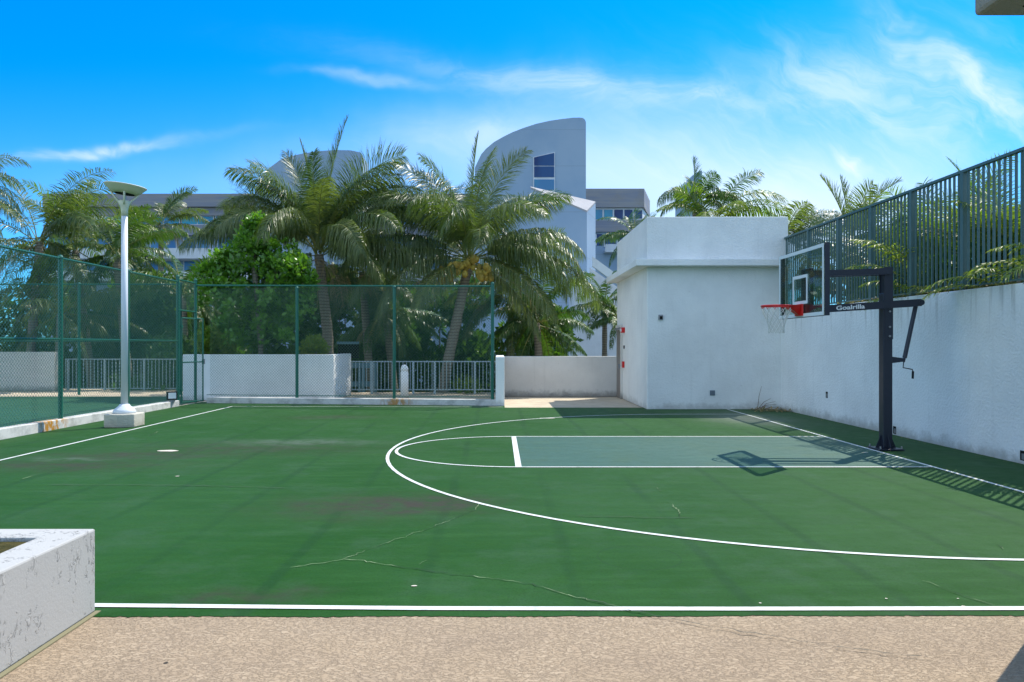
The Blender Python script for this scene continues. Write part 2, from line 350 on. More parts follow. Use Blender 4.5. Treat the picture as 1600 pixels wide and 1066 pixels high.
# ---------------------------------------------------------------- mesh helpers
class MB:
    def __init__(s): s.v = []; s.f = []
    def add(s, vs, fs):
        o = len(s.v); s.v += [tuple(p) for p in vs]; s.f += [tuple(i + o for i in f) for f in fs]; return s
    def box(s, x0, x1, y0, y1, z0, z1):
        v = [(x0, y0, z0), (x1, y0, z0), (x1, y1, z0), (x0, y1, z0), (x0, y0, z1), (x1, y0, z1), (x1, y1, z1), (x0, y1, z1)]
        return s.add(v, [(0, 3, 2, 1), (4, 5, 6, 7), (0, 1, 5, 4), (1, 2, 6, 5), (2, 3, 7, 6), (3, 0, 4, 7)])
    def prism(s, pts, z0, z1):     # pts: list of (x, y) ccw
        n = len(pts)
        v = [(x, y, z0) for x, y in pts] + [(x, y, z1) for x, y in pts]
        return s.add(v, [tuple(range(n - 1, -1, -1)), tuple(range(n, 2 * n))] + [(i, (i + 1) % n, n + (i + 1) % n, n + i) for i in range(n)])
    def prism_y(s, pts, y0, y1):   # pts: list of (x, z)
        n = len(pts)
        v = [(x, y0, z) for x, z in pts] + [(x, y1, z) for x, z in pts]
        return s.add(v, [tuple(range(n)), tuple(range(2 * n - 1, n - 1, -1))] + [(i, n + i, n + (i + 1) % n, (i + 1) % n) for i in range(n)])
    def bar(s, a, b, w, h=None, up=(0, 0, 1)):   # rectangular bar from a to b
        h = h or w; a = Vector(a); b = Vector(b); d = (b - a).normalized(); up = Vector(up)
        if abs(d.dot(up)) > .98: up = Vector((0, 1, 0))
        sx = d.cross(up).normalized(); sz = sx.cross(d).normalized()
        vs = []
        for p in (a, b):
            for i, j in ((-1, -1), (1, -1), (1, 1), (-1, 1)): vs.append(p + sx * (w / 2 * i) + sz * (h / 2 * j))
        return s.add(vs, [(0, 1, 2, 3), (7, 6, 5, 4), (0, 4, 5, 1), (1, 5, 6, 2), (2, 6, 7, 3), (3, 7, 4, 0)])
    def tube(s, pts, r, n=10, cap=True):
        pts = [Vector(p) for p in pts]; rs = r if isinstance(r, (list, tuple)) else [r] * len(pts)
        o = len(s.v); prev = None
        for i, p in enumerate(pts):
            d = (pts[min(i + 1, len(pts) - 1)] - pts[max(i - 1, 0)]).normalized()
            if prev is None: prev = d.cross(Vector((0, 0, 1))) if abs(d.z) < .95 else Vector((1, 0, 0))
            a = (prev - d * prev.dot(d)).normalized(); b = d.cross(a); prev = a
            for k in range(n):
                t = 2 * math.pi * k / n; s.v.append(tuple(p + a * (rs[i] * math.cos(t)) + b * (rs[i] * math.sin(t))))
        for i in range(len(pts) - 1):
            for k in range(n):
                k2 = (k + 1) % n; s.f.append((o + i * n + k, o + i * n + k2, o + (i + 1) * n + k2, o + (i + 1) * n + k))
        if cap:
            s.f.append(tuple(o + k for k in range(n - 1, -1, -1))); s.f.append(tuple(o + (len(pts) - 1) * n + k for k in range(n)))
        return s
    def lathe(s, c, prof, n=24, sy=1, tilt=None):   # prof: (r, z)
        o = len(s.v); c = Vector(c)
        for r, z in prof:
            for k in range(n):
                t = 2 * math.pi * k / n; q = Vector((r * math.cos(t), r * math.sin(t) * sy, z))
                if tilt: q = tilt @ q
                s.v.append(tuple(c + q))
        for i in range(len(prof) - 1):
            for k in range(n):
                k2 = (k + 1) % n; s.f.append((o + i * n + k, o + i * n + k2, o + (i + 1) * n + k2, o + (i + 1) * n + k))
        s.f.append(tuple(o + k for k in range(n - 1, -1, -1))); s.f.append(tuple(o + (len(prof) - 1) * n + k for k in range(n)))
        return s
    def sphere(s, c, r, n=8):
        prof = [(r * math.sin(math.pi * i / n) + 1e-4, -r * math.cos(math.pi * i / n)) for i in range(n + 1)]
        return s.lathe(c, prof, n + 2)
    def flat(s, pts, z):
        return s.add([(x, y, z) for x, y in pts], [tuple(range(len(pts)))])
    def ribbon(s, pts, w, z):      # flat stripe on the ground; w float or list
        n = len(pts); ws = w if isinstance(w, (list, tuple)) else [w] * n; o = len(s.v)
        for i, p in enumerate(pts):
            a = pts[max(i - 1, 0)]; b = pts[min(i + 1, n - 1)]
            dx, dy = b[0] - a[0], b[1] - a[1]; l = math.hypot(dx, dy) or 1
            nx, ny = -dy / l * ws[i] / 2, dx / l * ws[i] / 2
            s.v += [(p[0] + nx, p[1] + ny, z), (p[0] - nx, p[1] - ny, z)]
        for i in range(n - 1): s.f.append((o + 2 * i + 1, o + 2 * i + 3, o + 2 * i + 2, o + 2 * i))
        return s
WL = {}
def obj(name, mb, m, parent=None, smooth=False, bevel=0, origin=None):
    off = WL[parent.name] if parent else (origin or (0, 0, 0))
    me = bpy.data.meshes.new(name)
    me.from_pydata([(a - off[0], b - off[1], c - off[2]) for a, b, c in mb.v], [], mb.f)
    for mm in (m if isinstance(m, (list, tuple)) else [m]): me.materials.append(mm)
    if smooth: me.polygons.foreach_set('use_smooth', [True] * len(me.polygons))
    me.update()
    o = bpy.data.objects.new(name, me); COL.objects.link(o)
    if parent: o.parent = parent
    else: o.location = off
    WL[o.name] = off
    if bevel:
        b = o.modifiers.new('bevel', 'BEVEL'); b.width = bevel; b.segments = 2; b.limit_method = 'ANGLE'
    return o
def tag(o, label, cat, group=None, kind=None):
    if kind: o['kind'] = kind
    if label: o['label'] = label
    if cat: o['category'] = cat
    if group: o['group'] = group
    return o
def thing(name, label, cat, loc=(0, 0, 0), group=None):
    o = bpy.data.objects.new(name, None); COL.objects.link(o); o.location = loc; o.empty_display_size = .2
    WL[o.name] = tuple(loc); return tag(o, label, cat, group)
def struct(name, mb, m, **kw):
    o = obj(name, mb, m, **kw); o['kind'] = 'structure'; return o
def G(px, py):                     # photo measurement -> point on the court
    Y = F * CH / (py - HY); return ((px - HX) * Y / F, Y)
def P(px, py, Y): return ((px - HX) * Y / F, Y, CH + (HY - py) * Y / F)

# ---------------------------------------------------------------- ground
XW = 7.5; YB = 19.6
struct('ground', MB().flat([(-900, -900), (900, -900), (900, 1500), (-900, 1500)], -3.6), M_ground)
dk = MB().prism([(-70, -14), (16, -14), (16, 30), (5.5, 30), (5.5, 27.0), (-9.0, 27.0), (-9.0, 29.5), (-70, 29.5)], -3.6, -.012)
struct('terrace', dk, M_deck)
struct('pavement', MB().flat([(-9.2, -13), (7.5, -13), (7.5, 4.75), (-9.2, 4.75)], -.002), M_conc)
struct('court_surface', MB().flat([(-8.97, 4.62)] + [(-8.9 + i * .02, 4.62 + rnd.gauss(0, .0045) + .008 * math.sin(i * .013) + .004 * math.sin(i * .11)) for i in range(818)] + [(7.5, 4.62), (7.5, 19.62), (3.94, 19.62), (3.94, 20.15), (.15, 20.15), (.15, 21.1), (-8.97, 22.2)], 0.002), M_court)
struct('second_court_surface', MB().flat([(-60, -2), (-9.15, -2), (-9.15, 24.6), (-60, 24.6)], -.004), M_court2)
XB = 6.06; CY = 11.98
struct('key_paint', MB().flat([(.27, CY - 1.71), (XB, CY - 1.71), (XB, CY + 1.71), (.27, CY + 1.71)], .006), M_key)
ln = MB(); zl = .0068
ln.ribbon([G(-20, 724.6), G(363, 635.4)], .055, zl)
yl = 20.5
ln.ribbon([(G(363, 635.4)[0], yl), (.1, 20.28)], .04, zl + .0003)
ln.ribbon([(XB, 4.78), (XB, 19.6)], .055, zl + .0006)
near = [(-9.0, 4.88), (-4, 4.83), (-2.6, 4.80), (-.5, 4.745), (1.5, 4.735), (3.5, 4.745), (XB + .03, 4.765)]
ln.ribbon(near, .066, zl + .0009)
pts = [(XB, CY - 6.17)]
cx3 = 4.42
for i in range(61):
    a = -math.pi / 2 - math.pi * i / 60
    pts.append((cx3 + 6.17 * math.cos(a), CY + 6.17 * math.sin(a)))
pts.append((XB, CY + 6.17))
ln.ribbon(pts, .05, zl + .0012)
ln.ribbon([(.27, CY - 1.74), (.27, CY + 1.74)], .085, zl + .0015)
for sgn in (-1, 1): ln.ribbon([(.22, CY + sgn * 1.72), (XB - .03, CY + sgn * 1.72)], .05, zl + .0018)
ln.ribbon([(.27 + 1.93 * math.cos(math.pi / 2 + math.pi * i / 40), CY + 1.72 * math.sin(math.pi / 2 + math.pi * i / 40)) for i in range(41)], .05, zl + .0021)
struct('court_lines', ln, M_line)
# cracks in the court and slab (traced on the ground)
def crack(pl, w, jit=.012):
    out = []
    for (a, b) in zip(pl[:-1], pl[1:]):
        A = Vector(G(*a)); B = Vector(G(*b)); n = max(2, int((B - A).length / .05))
        for i in range(n):
            q = A.lerp(B, i / n); out.append((q.x + rnd.gauss(0, jit), q.y + rnd.gauss(0, jit)))
    out.append(G(*pl[-1])); return out
ck = MB(); k = 0
for pl, w in [([(452, 889), (540, 875), (620, 886), (690, 897), (790, 908), (830, 915), (900, 935), (965, 950)], .014),
              ([(540, 875), (560, 866), (625, 842), (690, 820), (745, 796), (748, 788)], .010),
              ([(655, 884), (668, 877)], .01), ([(1048, 788), (1056, 795), (1063, 810)], .012), ([(1025, 762), (1030, 769)], .01),
              ([(1440, 908), (1470, 920), (1520, 938), (1556, 949)], .012), ([(232, 682), (247, 675)], .02), ([(33, 750), (60, 742)], .02),
              ([(1556, 853), (1568, 860)], .014)]:
    w *= .55; pp = crack(pl, w); ws = [w * (.35 + .9 * rnd.random()) for _ in pp]; ws[0] = ws[-1] = .001
    ck.ribbon(pp, ws, .0100 + k * .0002); k += 1
struct('court_cracks', ck, M_crack)
ck = MB()
for pl, w in [([(75, 759), (300, 760), (450, 764)], .014), ([(900, 808), (1050, 811), (1085, 811)], .010), ([(965, 952), (1040, 968), (1160, 990), (1300, 1012), (1460, 1032)], .008), ([(905, 935), (965, 951)], .008)]:
    pp = crack(pl, w, .009); ws = [w * (.3 + .9 * rnd.random()) for _ in pp]; ws[0] = ws[-1] = .001
    ck.ribbon(pp, ws, .0120 + k * .0002); k += 1
struct('dark_cracks', ck, M_crackd)
# bare patch and small chips in the paint
ch = MB()
for px, py, rx, ry in [(263, 705, .17, .09), (855, 654, .2, .06), (647, 917, .02, .012), (277, 745, .03, .02), (1385, 937, .01, .008), (1505, 949, .012, .008), (1188, 944, .01, .008), (1497, 937, .008, .006), (1352, 708, .05, .03)]:
    c = G(px, py); ch.flat([(c[0] + rx * math.cos(t) * (.7 + .5 * rnd.random()), c[1] + ry * math.sin(t) * (.7 + .5 * rnd.random())) for t in [i * math.pi / 6 for i in range(12)]], .0078 + .0001 * rnd.random())
struct('paint_chips', ch, mat('bare_chip', (.55, .50, .42), .9, .2))

# kerbs under the chain link fences
kb = MB()
pts = [(-9.2, 5, .22), (-8.95, 5, .22)]
def kerb_strip(mb, A, B, wA, hA, hB):
    A = Vector(A); B = Vector(B); d = (B - A).normalized(); nrm = Vector((-d.y, d.x)) * wA
    a0, b0, a1, b1 = A, B, A + nrm, B + nrm
    mb.add([(a0.x, a0.y, -.005), (b0.x, b0.y, -.005), (b1.x, b1.y, -.005), (a1.x, a1.y, -.005), (a0.x, a0.y, hA), (b0.x, b0.y, hB), (b1.x, b1.y, hB), (a1.x, a1.y, hA)],
           [(0, 1, 2, 3), (4, 7, 6, 5), (0, 4, 5, 1), (1, 5, 6, 2), (2, 6, 7, 3), (3, 7, 4, 0)])
kerb_strip(kb, (-8.95, 3), (-8.95, 20.55), .25, .26, .16)
kb.prism([(-8.95 - .125 + .125 * math.cos(t), 20.551 + .16 * math.sin(t)) for t in [i * math.pi / 8 for i in range(9)]], -.005, .158)
struct('kerb', kb, M_kerb, bevel=.012)
FA = (-8.62, 21.68); FB = (-.12, 20.72)        # line of the back fence
kb = MB(); kerb_strip(kb, FA, (FB[0] + .05, FB[1]), .28, .17, .17)
struct('back_kerb', kb, M_kerb, bevel=.012)

# ---------------------------------------------------------------- walls
def wall_thing(name, mb, m, label, cat='wall', bevel=.015):
    return tag(obj(name, mb, m, bevel=bevel), label, cat)
wall_thing('retaining_wall', MB().box(XW, XW + .26, -8, 20.2, -.01, 2.6), M_ret, 'tall pale blue painted retaining wall behind the basketball hoop, topped by a picket fence')
t = bpy.data.objects['retaining_wall']; WL.setdefault('retaining_wall', (0, 0, 0))
for px, py in [(1292, 617), (1398, 672), (1598, 712)]:
    YY = F * XW / (px - HX); zz = CH - (py - HY) * YY / F
    h = obj('outlet_recess', MB().box(XW - .004, XW + .02, YY - .05, YY + .05, zz - .07, zz + .07), M_hole, t)
    obj('outlet_cover', MB().box(XW - .010, XW - .0045, YY - .045, YY + .01, zz - .055, zz + .03), M_metal, h)
struct('raised_bed', MB().box(XW + .26, 18, -8, 27, -.01, 2.48), M_soil)
wall_thing('low_wall', MB().box(.16, 3.93, 24.5, 24.75, -.01, 1.34), M_wallw, 'low off-white wall at the back of the walkway beside the utility building')
wall_thing('pillar_wall', MB().box(-.10, .15, 20.7, 24.49, -.01, 1.38), M_wall, 'narrow white end wall where the back chain link fence stops')
wall_thing('planter_wall', MB().box(-9.85, -5.15, 22.9, 23.15, -.01, 1.42).box(-5.40, -5.15, 23.15, 25.6, -.01, 1.419).box(-9.85, -9.6, 23.15, 25.6, -.01, 1.418), M_wall, 'white planter wall behind the fence holding the leafy green tree')
struct('planter_soil', MB().box(-9.59, -5.41, 23.16, 25.6, -.01, 1.3), M_soil)
wall_thing('low_wall', MB().box(-26, -16.55, 27.4, 27.65, -.01, 1.46), M_wallw, 'long low white wall beyond the second court at the left edge')

# near planter
np_ = thing('planter_box', 'rough white stucco planter box in the lower left corner by the court', 'planter', (-4, 4, 0))
w = MB().box(-2.82, -2.58, -.5, 4.705, 0, .53).box(-9, -2.8201, 4.485, 4.705, 0, .53)
obj('wall', MB().prism([(-9, 4.705), (-9, 4.485), (-2.82, 4.485), (-2.82, -3), (-2.58, -3), (-2.58, 4.705)], 0, .53), M_knock, np_, bevel=.012)
obj('soil', MB().box(-8.9, -2.821, -3, 4.484, 0, .505), M_soil, np_)
obj('base_sealant', MB().prism([(-2.579, -3), (-2.545, -3), (-2.545, 4.705), (-2.579, 4.705)], 0, .006), mat('grey_green_sealant', (.22, .20, .12), .9, .1), np_)

# overhanging slab and column of the building the photo is taken from
bb = thing('balcony_overhang', 'grey concrete balcony slab jutting into the top right corner', 'building', (4.2, 4.2, 0))
obj('slab', MB().box(3.09, 9, -6, 4.8, 3.84, 4.1), M_soff, bb, bevel=.03)
obj('drip_groove', MB().box(3.3, 9, 4.62, 4.64, 3.834, 3.8399), M_hole, bb)
obj('column', MB().box(3.6, 4.3, 4.0, 4.8, 0, 3.839), M_wall, bb)

# ---------------------------------------------------------------- utility building
XL = 3.94; XR = 7.70; YF = 19.6; YK = 24.6; ZT = 5.13
ub = thing('utility_building', 'small white stucco utility building with a projecting ledge at the back corner of the court', 'building', (5.8, 22, 0))
obj('wall', MB().box(XL, XR, YF, YK, -.01, 3.80), M_wall, ub, bevel=.02)
obj('parapet', MB().box(XL + .0, XR, YF, YK, 3.97, ZT), M_wall, ub, bevel=.02)
obj('ledge', MB().box(XL - .35, XR - .2, YF - .35, YK + .1, 3.79, 3.969), M_wall, ub, bevel=.015)
d = obj('door', MB().box(XL - .05, XL - .002, 23.55, 24.4, 0, 2.28), M_door, ub)
obj('handle', MB().box(XL - .11, XL - .05, 23.64, 23.68, .95, 1.1), M_metal, d)
obj('door_closer', MB().box(XL - .17, XL - .051, 23.6, 24.1, 2.2, 2.26), M_metal, d)
obj('door_frame', MB().box(XL - .07, XL - .002, 23.47, 23.549, 0, 2.36).box(XL - .07, XL - .002, 23.55, 24.49, 2.281, 2.36), M_wallw, ub)
s_ = obj('alarm_strobe', MB().box(XL - .10, XL - .002, 23.05, 23.28, 2.10, 2.27), M_red, ub, bevel=.01)
obj('strobe_lens', MB().box(XL - .14, XL - .101, 23.1, 23.22, 2.14, 2.23), M_lens, s_)
obj('alarm_pull_station', MB().box(XL - .07, XL - .002, 23.12, 23.26, 1.0, 1.2), M_red, ub, bevel=.008)
obj('key_switch', MB().box(XL - .03, XL - .002, 23.1, 23.18, 1.60, 1.70), M_blackm, ub)
q = P(1032, 496, YF)
lb = obj('junction_box', MB().box(q[0] - .06, q[0] + .06, YF - .05, YF - .002, q[2] - .07, q[2] + .07), M_metal, ub, bevel=.008)
obj('cover_hole', MB().box(q[0] - .03, q[0] + .045, YF - .056, YF - .051, q[2] - .05, q[2] + .03), M_hole, lb)
q = P(1113, 614, YF)
vb = obj('vent', MB().box(q[0] - .065, q[0] + .065, YF - .02, YF - .002, q[2] - .065, q[2] + .065), mat('blue_grey_vent_paint', (.10, .15, .20), .6, .3), ub)
for i in range(4): obj('vent_slat', MB().box(q[0] - .05, q[0] + .05, YF - .03, YF - .021, q[2] - .05 + i * .028, q[2] - .038 + i * .028), M_metal, vb)

# ---------------------------------------------------------------- chain link fences
def chain_panel(A, B, z0, z1, gap=.085, r=.0031):
    A = Vector((A[0], A[1], 0)); B = Vector((B[0], B[1], 0)); L = (B - A).length; d = (B - A) / L
    nrm = Vector((-d.y, d.x, 0)); H = z1 - z0; mb = MB()
    vs = []; fs = []
    def wire(s0, h0, s1, h1, off):
        a = A + d * s0 + Vector((0, 0, z0 + h0)) + nrm * off; b = A + d * s1 + Vector((0, 0, z0 + h1)) + nrm * off
        t = (b - a).normalized(); p1 = t.cross(nrm).normalized(); o = len(vs)
        for q in (a, b):
            vs.append(q + nrm * r); vs.append(q + p1 * r * .9 - nrm * r * .5); vs.append(q - p1 * r * .9 - nrm * r * .5)
        fs.extend([(o, o + 1, o + 4, o + 3), (o + 1, o + 2, o + 5, o + 4), (o + 2, o, o + 3, o + 5)])
    c = -H
    while c < L:
        s0, h0, s1, h1 = c, 0, c + H, H
        if s0 < 0: h0 = -s0; s0 = 0
        if s1 > L: h1 = H - (s1 - L); s1 = L
        if s1 - s0 > .02: wire(s0, h0, s1, h1, .002); wire(L - s0, h0, L - s1, h1, -.002)
        c += gap
    mb.v = [tuple(v) for v in vs]; mb.f = fs
    return mb
def post(x, y, z0, z1, r=.042):
    return MB().tube([(x, y, z0), (x, y, z1)], r, 12).lathe((x, y, z1), [(r * 1.15, -.03), (r * 1.15, .0), (r * .7, .035), (.002, .045)], 12)
ZF = 3.50
fl = thing('chain_link_fence', 'green chain link fence on the left kerb between the two courts', 'fence', (-9.07, 12, .2))
XF = -9.06
ys_ = [6.7, 9.5, 12.3, 15.2, 17.95, 20.75]
for yy in ys_: obj('post', post(XF, yy, .15, ZF + .03 + (.12 if yy > 20 else 0), .045), M_green, fl)
obj('top_rail', MB().tube([(XF, 4, ZF), (XF, 20.75, ZF)], .024, 8), M_green, fl)
obj('middle_rail', MB().tube([(XF + .01, 4, 1.83), (XF + .01, 20.75, 1.83)], .021, 8), M_green, fl)
obj('tension_wire', MB().tube([(XF, 4, .24), (XF, 20.75, .2)], .006, 5), M_green, fl)
for a, b in zip([4.0] + ys_[:-1], ys_): obj('wire_mesh', chain_panel((XF + .03, a), (XF + .03, b), .22, ZF + .02, .085), M_wire, fl)
# gate: posts, transom and the leaf
PG = (-9.06, 21.95)
gp = fl
obj('post', post(PG[0], PG[1], 0, 3.66), M_green, gp)
for zz in (2.7, 3.56): obj('transom_rail', MB().tube([(XF, 20.80, zz), (XF, 21.9, zz)], .021, 8), M_green, gp)
obj('wire_mesh', chain_panel((XF, 20.80), (XF, 21.9), 2.7, 3.56), M_wire, gp)
g0 = Vector((-9.0, 20.86)); g1 = Vector((-8.72, 21.66))
ga = thing('gate', 'green chain link gate standing ajar in the far left corner of the court', 'gate', (g0.x, g0.y, 0))
fm = MB()
for q in (g0, g1): fm.tube([(q.x, q.y, .06), (q.x, q.y, 2.5)], .022, 8)
for zz in (.08, 1.22, 2.48): fm.tube([(g0.x, g0.y, zz), (g1.x, g1.y, zz)], .019, 8)
obj('gate_leaf_frame', fm, M_green, ga)
obj('wire_mesh', chain_panel(g0, g1, .08, 2.48), M_wire, ga)
obj('latch', MB().box(g1.x - .03, g1.x + .03, g1.y, g1.y + .08, 1.15, 1.3), M_metal, ga)
for zz in (.4, 2.2): obj('hinge', MB().box(g0.x - .05, g0.x + .03, g0.y - .06, g0.y + .02, zz, zz + .07), M_green, ga)
# back fence
fb = thing('chain_link_fence', 'green chain link fence along the back of the basketball court in front of the palms', 'fence', (-4.5, 21.3, .17))
dA = Vector(FA); dB = Vector(FB); nb = Vector((-(dB - dA).y, (dB - dA).x)).normalized() * .14
def fpt(px): # parameter along the fence line where it crosses the photo column px
    A = dA + nb; D = (dB - dA); s = (px - HX) / F
    tt = (s * A.y - A.x) / (D.x - s * D.y); return A + D * tt
bp = [fpt(x) for x in (323, 464, 616, 769.5)]
ZB = 3.40
for i, q in enumerate(bp): obj('post', post(q.x, q.y, .1, ZB + (.06 if i == 3 else -.01), .046), M_green, fb) if i else None
obj('top_rail', MB().tube([(PG[0], PG[1], 3.49), (bp[3].x, bp[3].y, 3.38)], .024, 8), M_green, fb)
obj('bottom_rail', MB().tube([(bp[0].x, bp[0].y, .24), (bp[3].x, bp[3].y, .24)], .01, 6), M_green, fb)
st = [Vector((PG[0] + .45, PG[1] - .04))] + bp[1:]
for a, b in zip(st[:-1], st[1:]): obj('wire_mesh', chain_panel(a, b, .2, 3.40, .085), M_wire, fb)
# fence across the far end of the second court
fc = thing('chain_link_fence', 'tall green fence across the far end of the second court at left', 'fence', (-20, 25.4, 0))
for xx in (-11.0, -14.5, -18.0, -21.5, -25): obj('post', post(xx, 25.4, 0, 3.84, .045), M_green, fc)
obj('top_rail', MB().tube([(-27, 25.4, 3.81), (-11, 25.4, 3.81)], .022, 8), M_green, fc)
obj('middle_rail', MB().tube([(-27, 25.4, 1.85), (-11, 25.4, 1.85)], .02, 8), M_green, fc)
for a, b in ((-25, -21.5), (-21.5, -18), (-18, -14.5), (-14.5, -11)): obj('wire_mesh', chain_panel((a, 25.4), (b, 25.4), .08, 3.81, .1, .003), M_wire, fc)

# ---------------------------------------------------------------- picket fence on the retaining wall
pf = thing('picket_fence', 'teal metal picket fence standing on top of the tall retaining wall', 'fence', (7.63, 12, 2.6))
XP = 7.62
pz0, pz1 = 2.68, 4.53
pys = [19.65, 18.1, 16.5, 15.05, 13.58, 12.07, 10.6, 9.1, 7.6, 6.1, 4.6, 3.1]
for yy in pys: obj('post', MB().box(XP - .04, XP + .04, yy - .04, yy + .04, 2.6, pz1 - .002), M_pick, pf)
obj('top_rail', MB().box(XP - .035, XP + .035, 2.0, 19.7, pz1, pz1 + .05), M_pick, pf, bevel=.006)
obj('bottom_rail', MB().box(XP - .02, XP + .02, 2.0, 19.7, pz0 - .03, pz0), M_pick, pf)
for a, b in zip(pys[1:], pys[:-1]):
    mb = MB(); n = int(round((b - a) / .122))
    for i in range(1, n):
        yy = a + (b - a) * i / n; mb.box(XP - .015, XP + .015, yy - .014, yy + .014, pz0, pz1 - .001)
    obj('picket_panel', mb, M_pick, pf)

# ---------------------------------------------------------------- railings and bollard
def railing(x0, x1, Y, ztop, zb, sp, posts, label):
    r_ = thing('railing', label, 'railing', ((x0 + x1) / 2, Y, 0))
    obj('top_rail', MB().box(x0, x1, Y - .025, Y + .025, ztop - .04, ztop), M_rail, r_)
    obj('bottom_rail', MB().box(x0, x1, Y - .02, Y + .02, zb, zb + .035), M_rail, r_)
    m_ = MB(); n = int((x1 - x0) / sp)
    for i in range(n + 1):
        xx = x0 + i * sp; m_.box(xx - .011, xx + .011, Y - .011, Y + .011, zb + .036, ztop - .041)
    obj('balusters', m_, M_rail, r_)
    for xx in posts: obj('post', MB().box(xx - .035, xx + .035, Y - .035, Y + .035, 0, ztop - .0405), M_rail, r_)
railing(-5.9, -.12, 25.7, 1.16, .14, .127, [-5.9, -4.45, -3.0, -2.25, -.85], 'pale grey metal railing behind the back chain link fence')
railing(-16.5, -12.0, 28.0, 1.20, .05, .137, [-16.4, -15.0, -13.5, -12.1], 'pale metal railing beyond the second court, seen through the left fence')
bq = (632 - HX) * 23.3 / F
tag(obj('bollard', MB().lathe((bq, 23.3, 0), [(.125, 0), (.125, .86), (.112, .87), (.112, .90), (.125, .91), (.122, .97), (.10, 1.04), (.06, 1.08), (.01, 1.095)], 20), M_wall, smooth=True),
    'white round-topped bollard standing behind the back fence', 'bollard')

# flood light on the kerb
flt = thing('floodlight', 'small dark floodlight with pale lens on the end of the left kerb', 'floodlight', (-9.0, 20.2, .17))
obj('housing', MB().bar((-9.02, 20.25, .33), (-8.93, 20.10, .33), .26, .22), M_blackm, flt)
obj('lens', MB().bar((-8.929, 20.098, .33), (-8.922, 20.088, .33), .20, .16), M_lens, flt)
obj('bracket', MB().bar((-8.98, 20.2, .16), (-8.98, 20.2, .23), .16, .03), M_metal, flt)

# ---------------------------------------------------------------- lamp post
lx, ly = (194.5 - HX) * 15.45 / F, 15.45
lp = thing('street_lamp', 'tall white lamp post with a saucer head on a concrete block', 'street lamp', (lx, ly, 0))
obj('base_block', MB().prism([(lx - .30, ly - .26), (lx + .0, ly - .31), (lx + .30, ly - .20), (lx + .31, ly + .25), (lx - .28, ly + .30)], 0, .28), M_block, lp, bevel=.02)
obj('base_skirt', MB().lathe((lx, ly, .28), [(.22, 0), (.225, .04), (.19, .09), (.12, .15), (.09, .19)], 28), M_lampw, lp, smooth=True)
obj('pole', MB().tube([(lx, ly, .47), (lx, ly, 4.48)], [.070, .062], 20), M_lampw, lp, smooth=True)
tilt = Matrix.Rotation(R(6), 3, 'Y')
hd = obj('lamp_head', MB().lathe((lx, ly, 4.42), [(.07, 0), (.068, .12), (.085, .2), (.13, .30), (.12, .31)], 20), M_lampc, lp, smooth=True)
zc = 4.94
dish = MB().lathe((lx + .01, ly, zc), [(.20, -.05), (.23, -.06), (.32, .005), (.405, .09), (.42, .105), (.405, .115), (.28, .12), (.01, .125)], 36, 1, tilt)
ds = obj('dish', dish, M_lampc, lp, smooth=True)
obj('diffuser', MB().lathe((lx + .01, ly, zc), [(.19, -.064), (.19, -.03)], 24, 1, tilt), M_hole, ds)
for k_ in range(4):
    t = R(25 + 90 * k_); c_, s2 = math.cos(t), math.sin(t)
    e = Vector((.27 * c_, .27 * s2, -.04)); e = tilt @ e
    obj('strut', MB().tube([(lx + .085 * c_, ly + .085 * s2, 4.66), (lx + .13 * c_, ly + .13 * s2, 4.74), (lx + .01 + e.x, ly + e.y, zc + e.z)], [.028, .022, .02], 8), M_lampc, lp, smooth=True)

# ---------------------------------------------------------------- basketball hoop
hx, hy = 6.30, 12.0
hp = thing('basketball_hoop', 'black adjustable basketball hoop with clear backboard beside the blue key', 'basketball hoop', (hx, hy, 0))
obj('base_plate', MB().box(hx - .20, hx + .20, hy - .20, hy + .20, .012, .035), M_black, hp, bevel=.004)
gz = MB()
for sx_, sy_ in ((1, 0), (-1, 0), (0, 1), (0, -1)):
    if sx_: gz.add([(hx + sx_ * .075, hy - .006, .036), (hx + sx_ * .165, hy - .006, .036), (hx + sx_ * .075, hy - .006, .26), (hx + sx_ * .075, hy + .006, .036), (hx + sx_ * .165, hy + .006, .036), (hx + sx_ * .075, hy + .006, .26)], [(0, 1, 2), (5, 4, 3), (0, 3, 4, 1), (1, 4, 5, 2), (2, 5, 3, 0)])
    else: gz.add([(hx - .006, hy + sy_ * .075, .036), (hx - .006, hy + sy_ * .165, .036), (hx - .006, hy + sy_ * .075, .26), (hx + .006, hy + sy_ * .075, .036), (hx + .006, hy + sy_ * .165, .036), (hx + .006, hy + sy_ * .075, .26)], [(0, 1, 2), (5, 4, 3), (0, 3, 4, 1), (1, 4, 5, 2), (2, 5, 3, 0)])
obj('gusset', gz, M_black, hp)
for sx_ in (-1, 1):
    for sy_ in (-1, 1): obj('anchor_bolt', MB().tube([(hx + sx_ * .17, hy + sy_ * .17, .036), (hx + sx_ * .17, hy + sy_ * .17, .075)], .014, 6), M_metal, hp)
obj('pole', MB().box(hx - .075, hx + .075, hy - .075, hy + .075, .036, 2.55), M_black, hp, bevel=.01)
for s_ in (-1, 1): obj('mast_plate', MB().box(hx - .06, hx + .078, hy + s_ * .078 - (.006), hy + s_ * .078 + (.006), 1.80, 2.97), M_black, hp)
obj('mast_back', MB().box(hx - .045, hx + .078, hy - .071, hy + .071, 2.551, 2.965), M_black, hp)
XBk = 4.90
zu1, zu0 = 2.90, 2.86; zl1, zl0 = 2.36, 2.275
for s_ in (-1, 1):
    yy = hy + s_ * .105
    obj('upper_arm', MB().bar((hx + .03, yy, zu1), (XBk + .10, yy, zu0), .035, .10), M_black, hp)
    a = obj('lower_arm', MB().bar((hx + .52, yy, zl1 + .035), (XBk + .10, yy, zl0), .035, .115), M_black, hp)
    if s_ == -1: front_arm = a
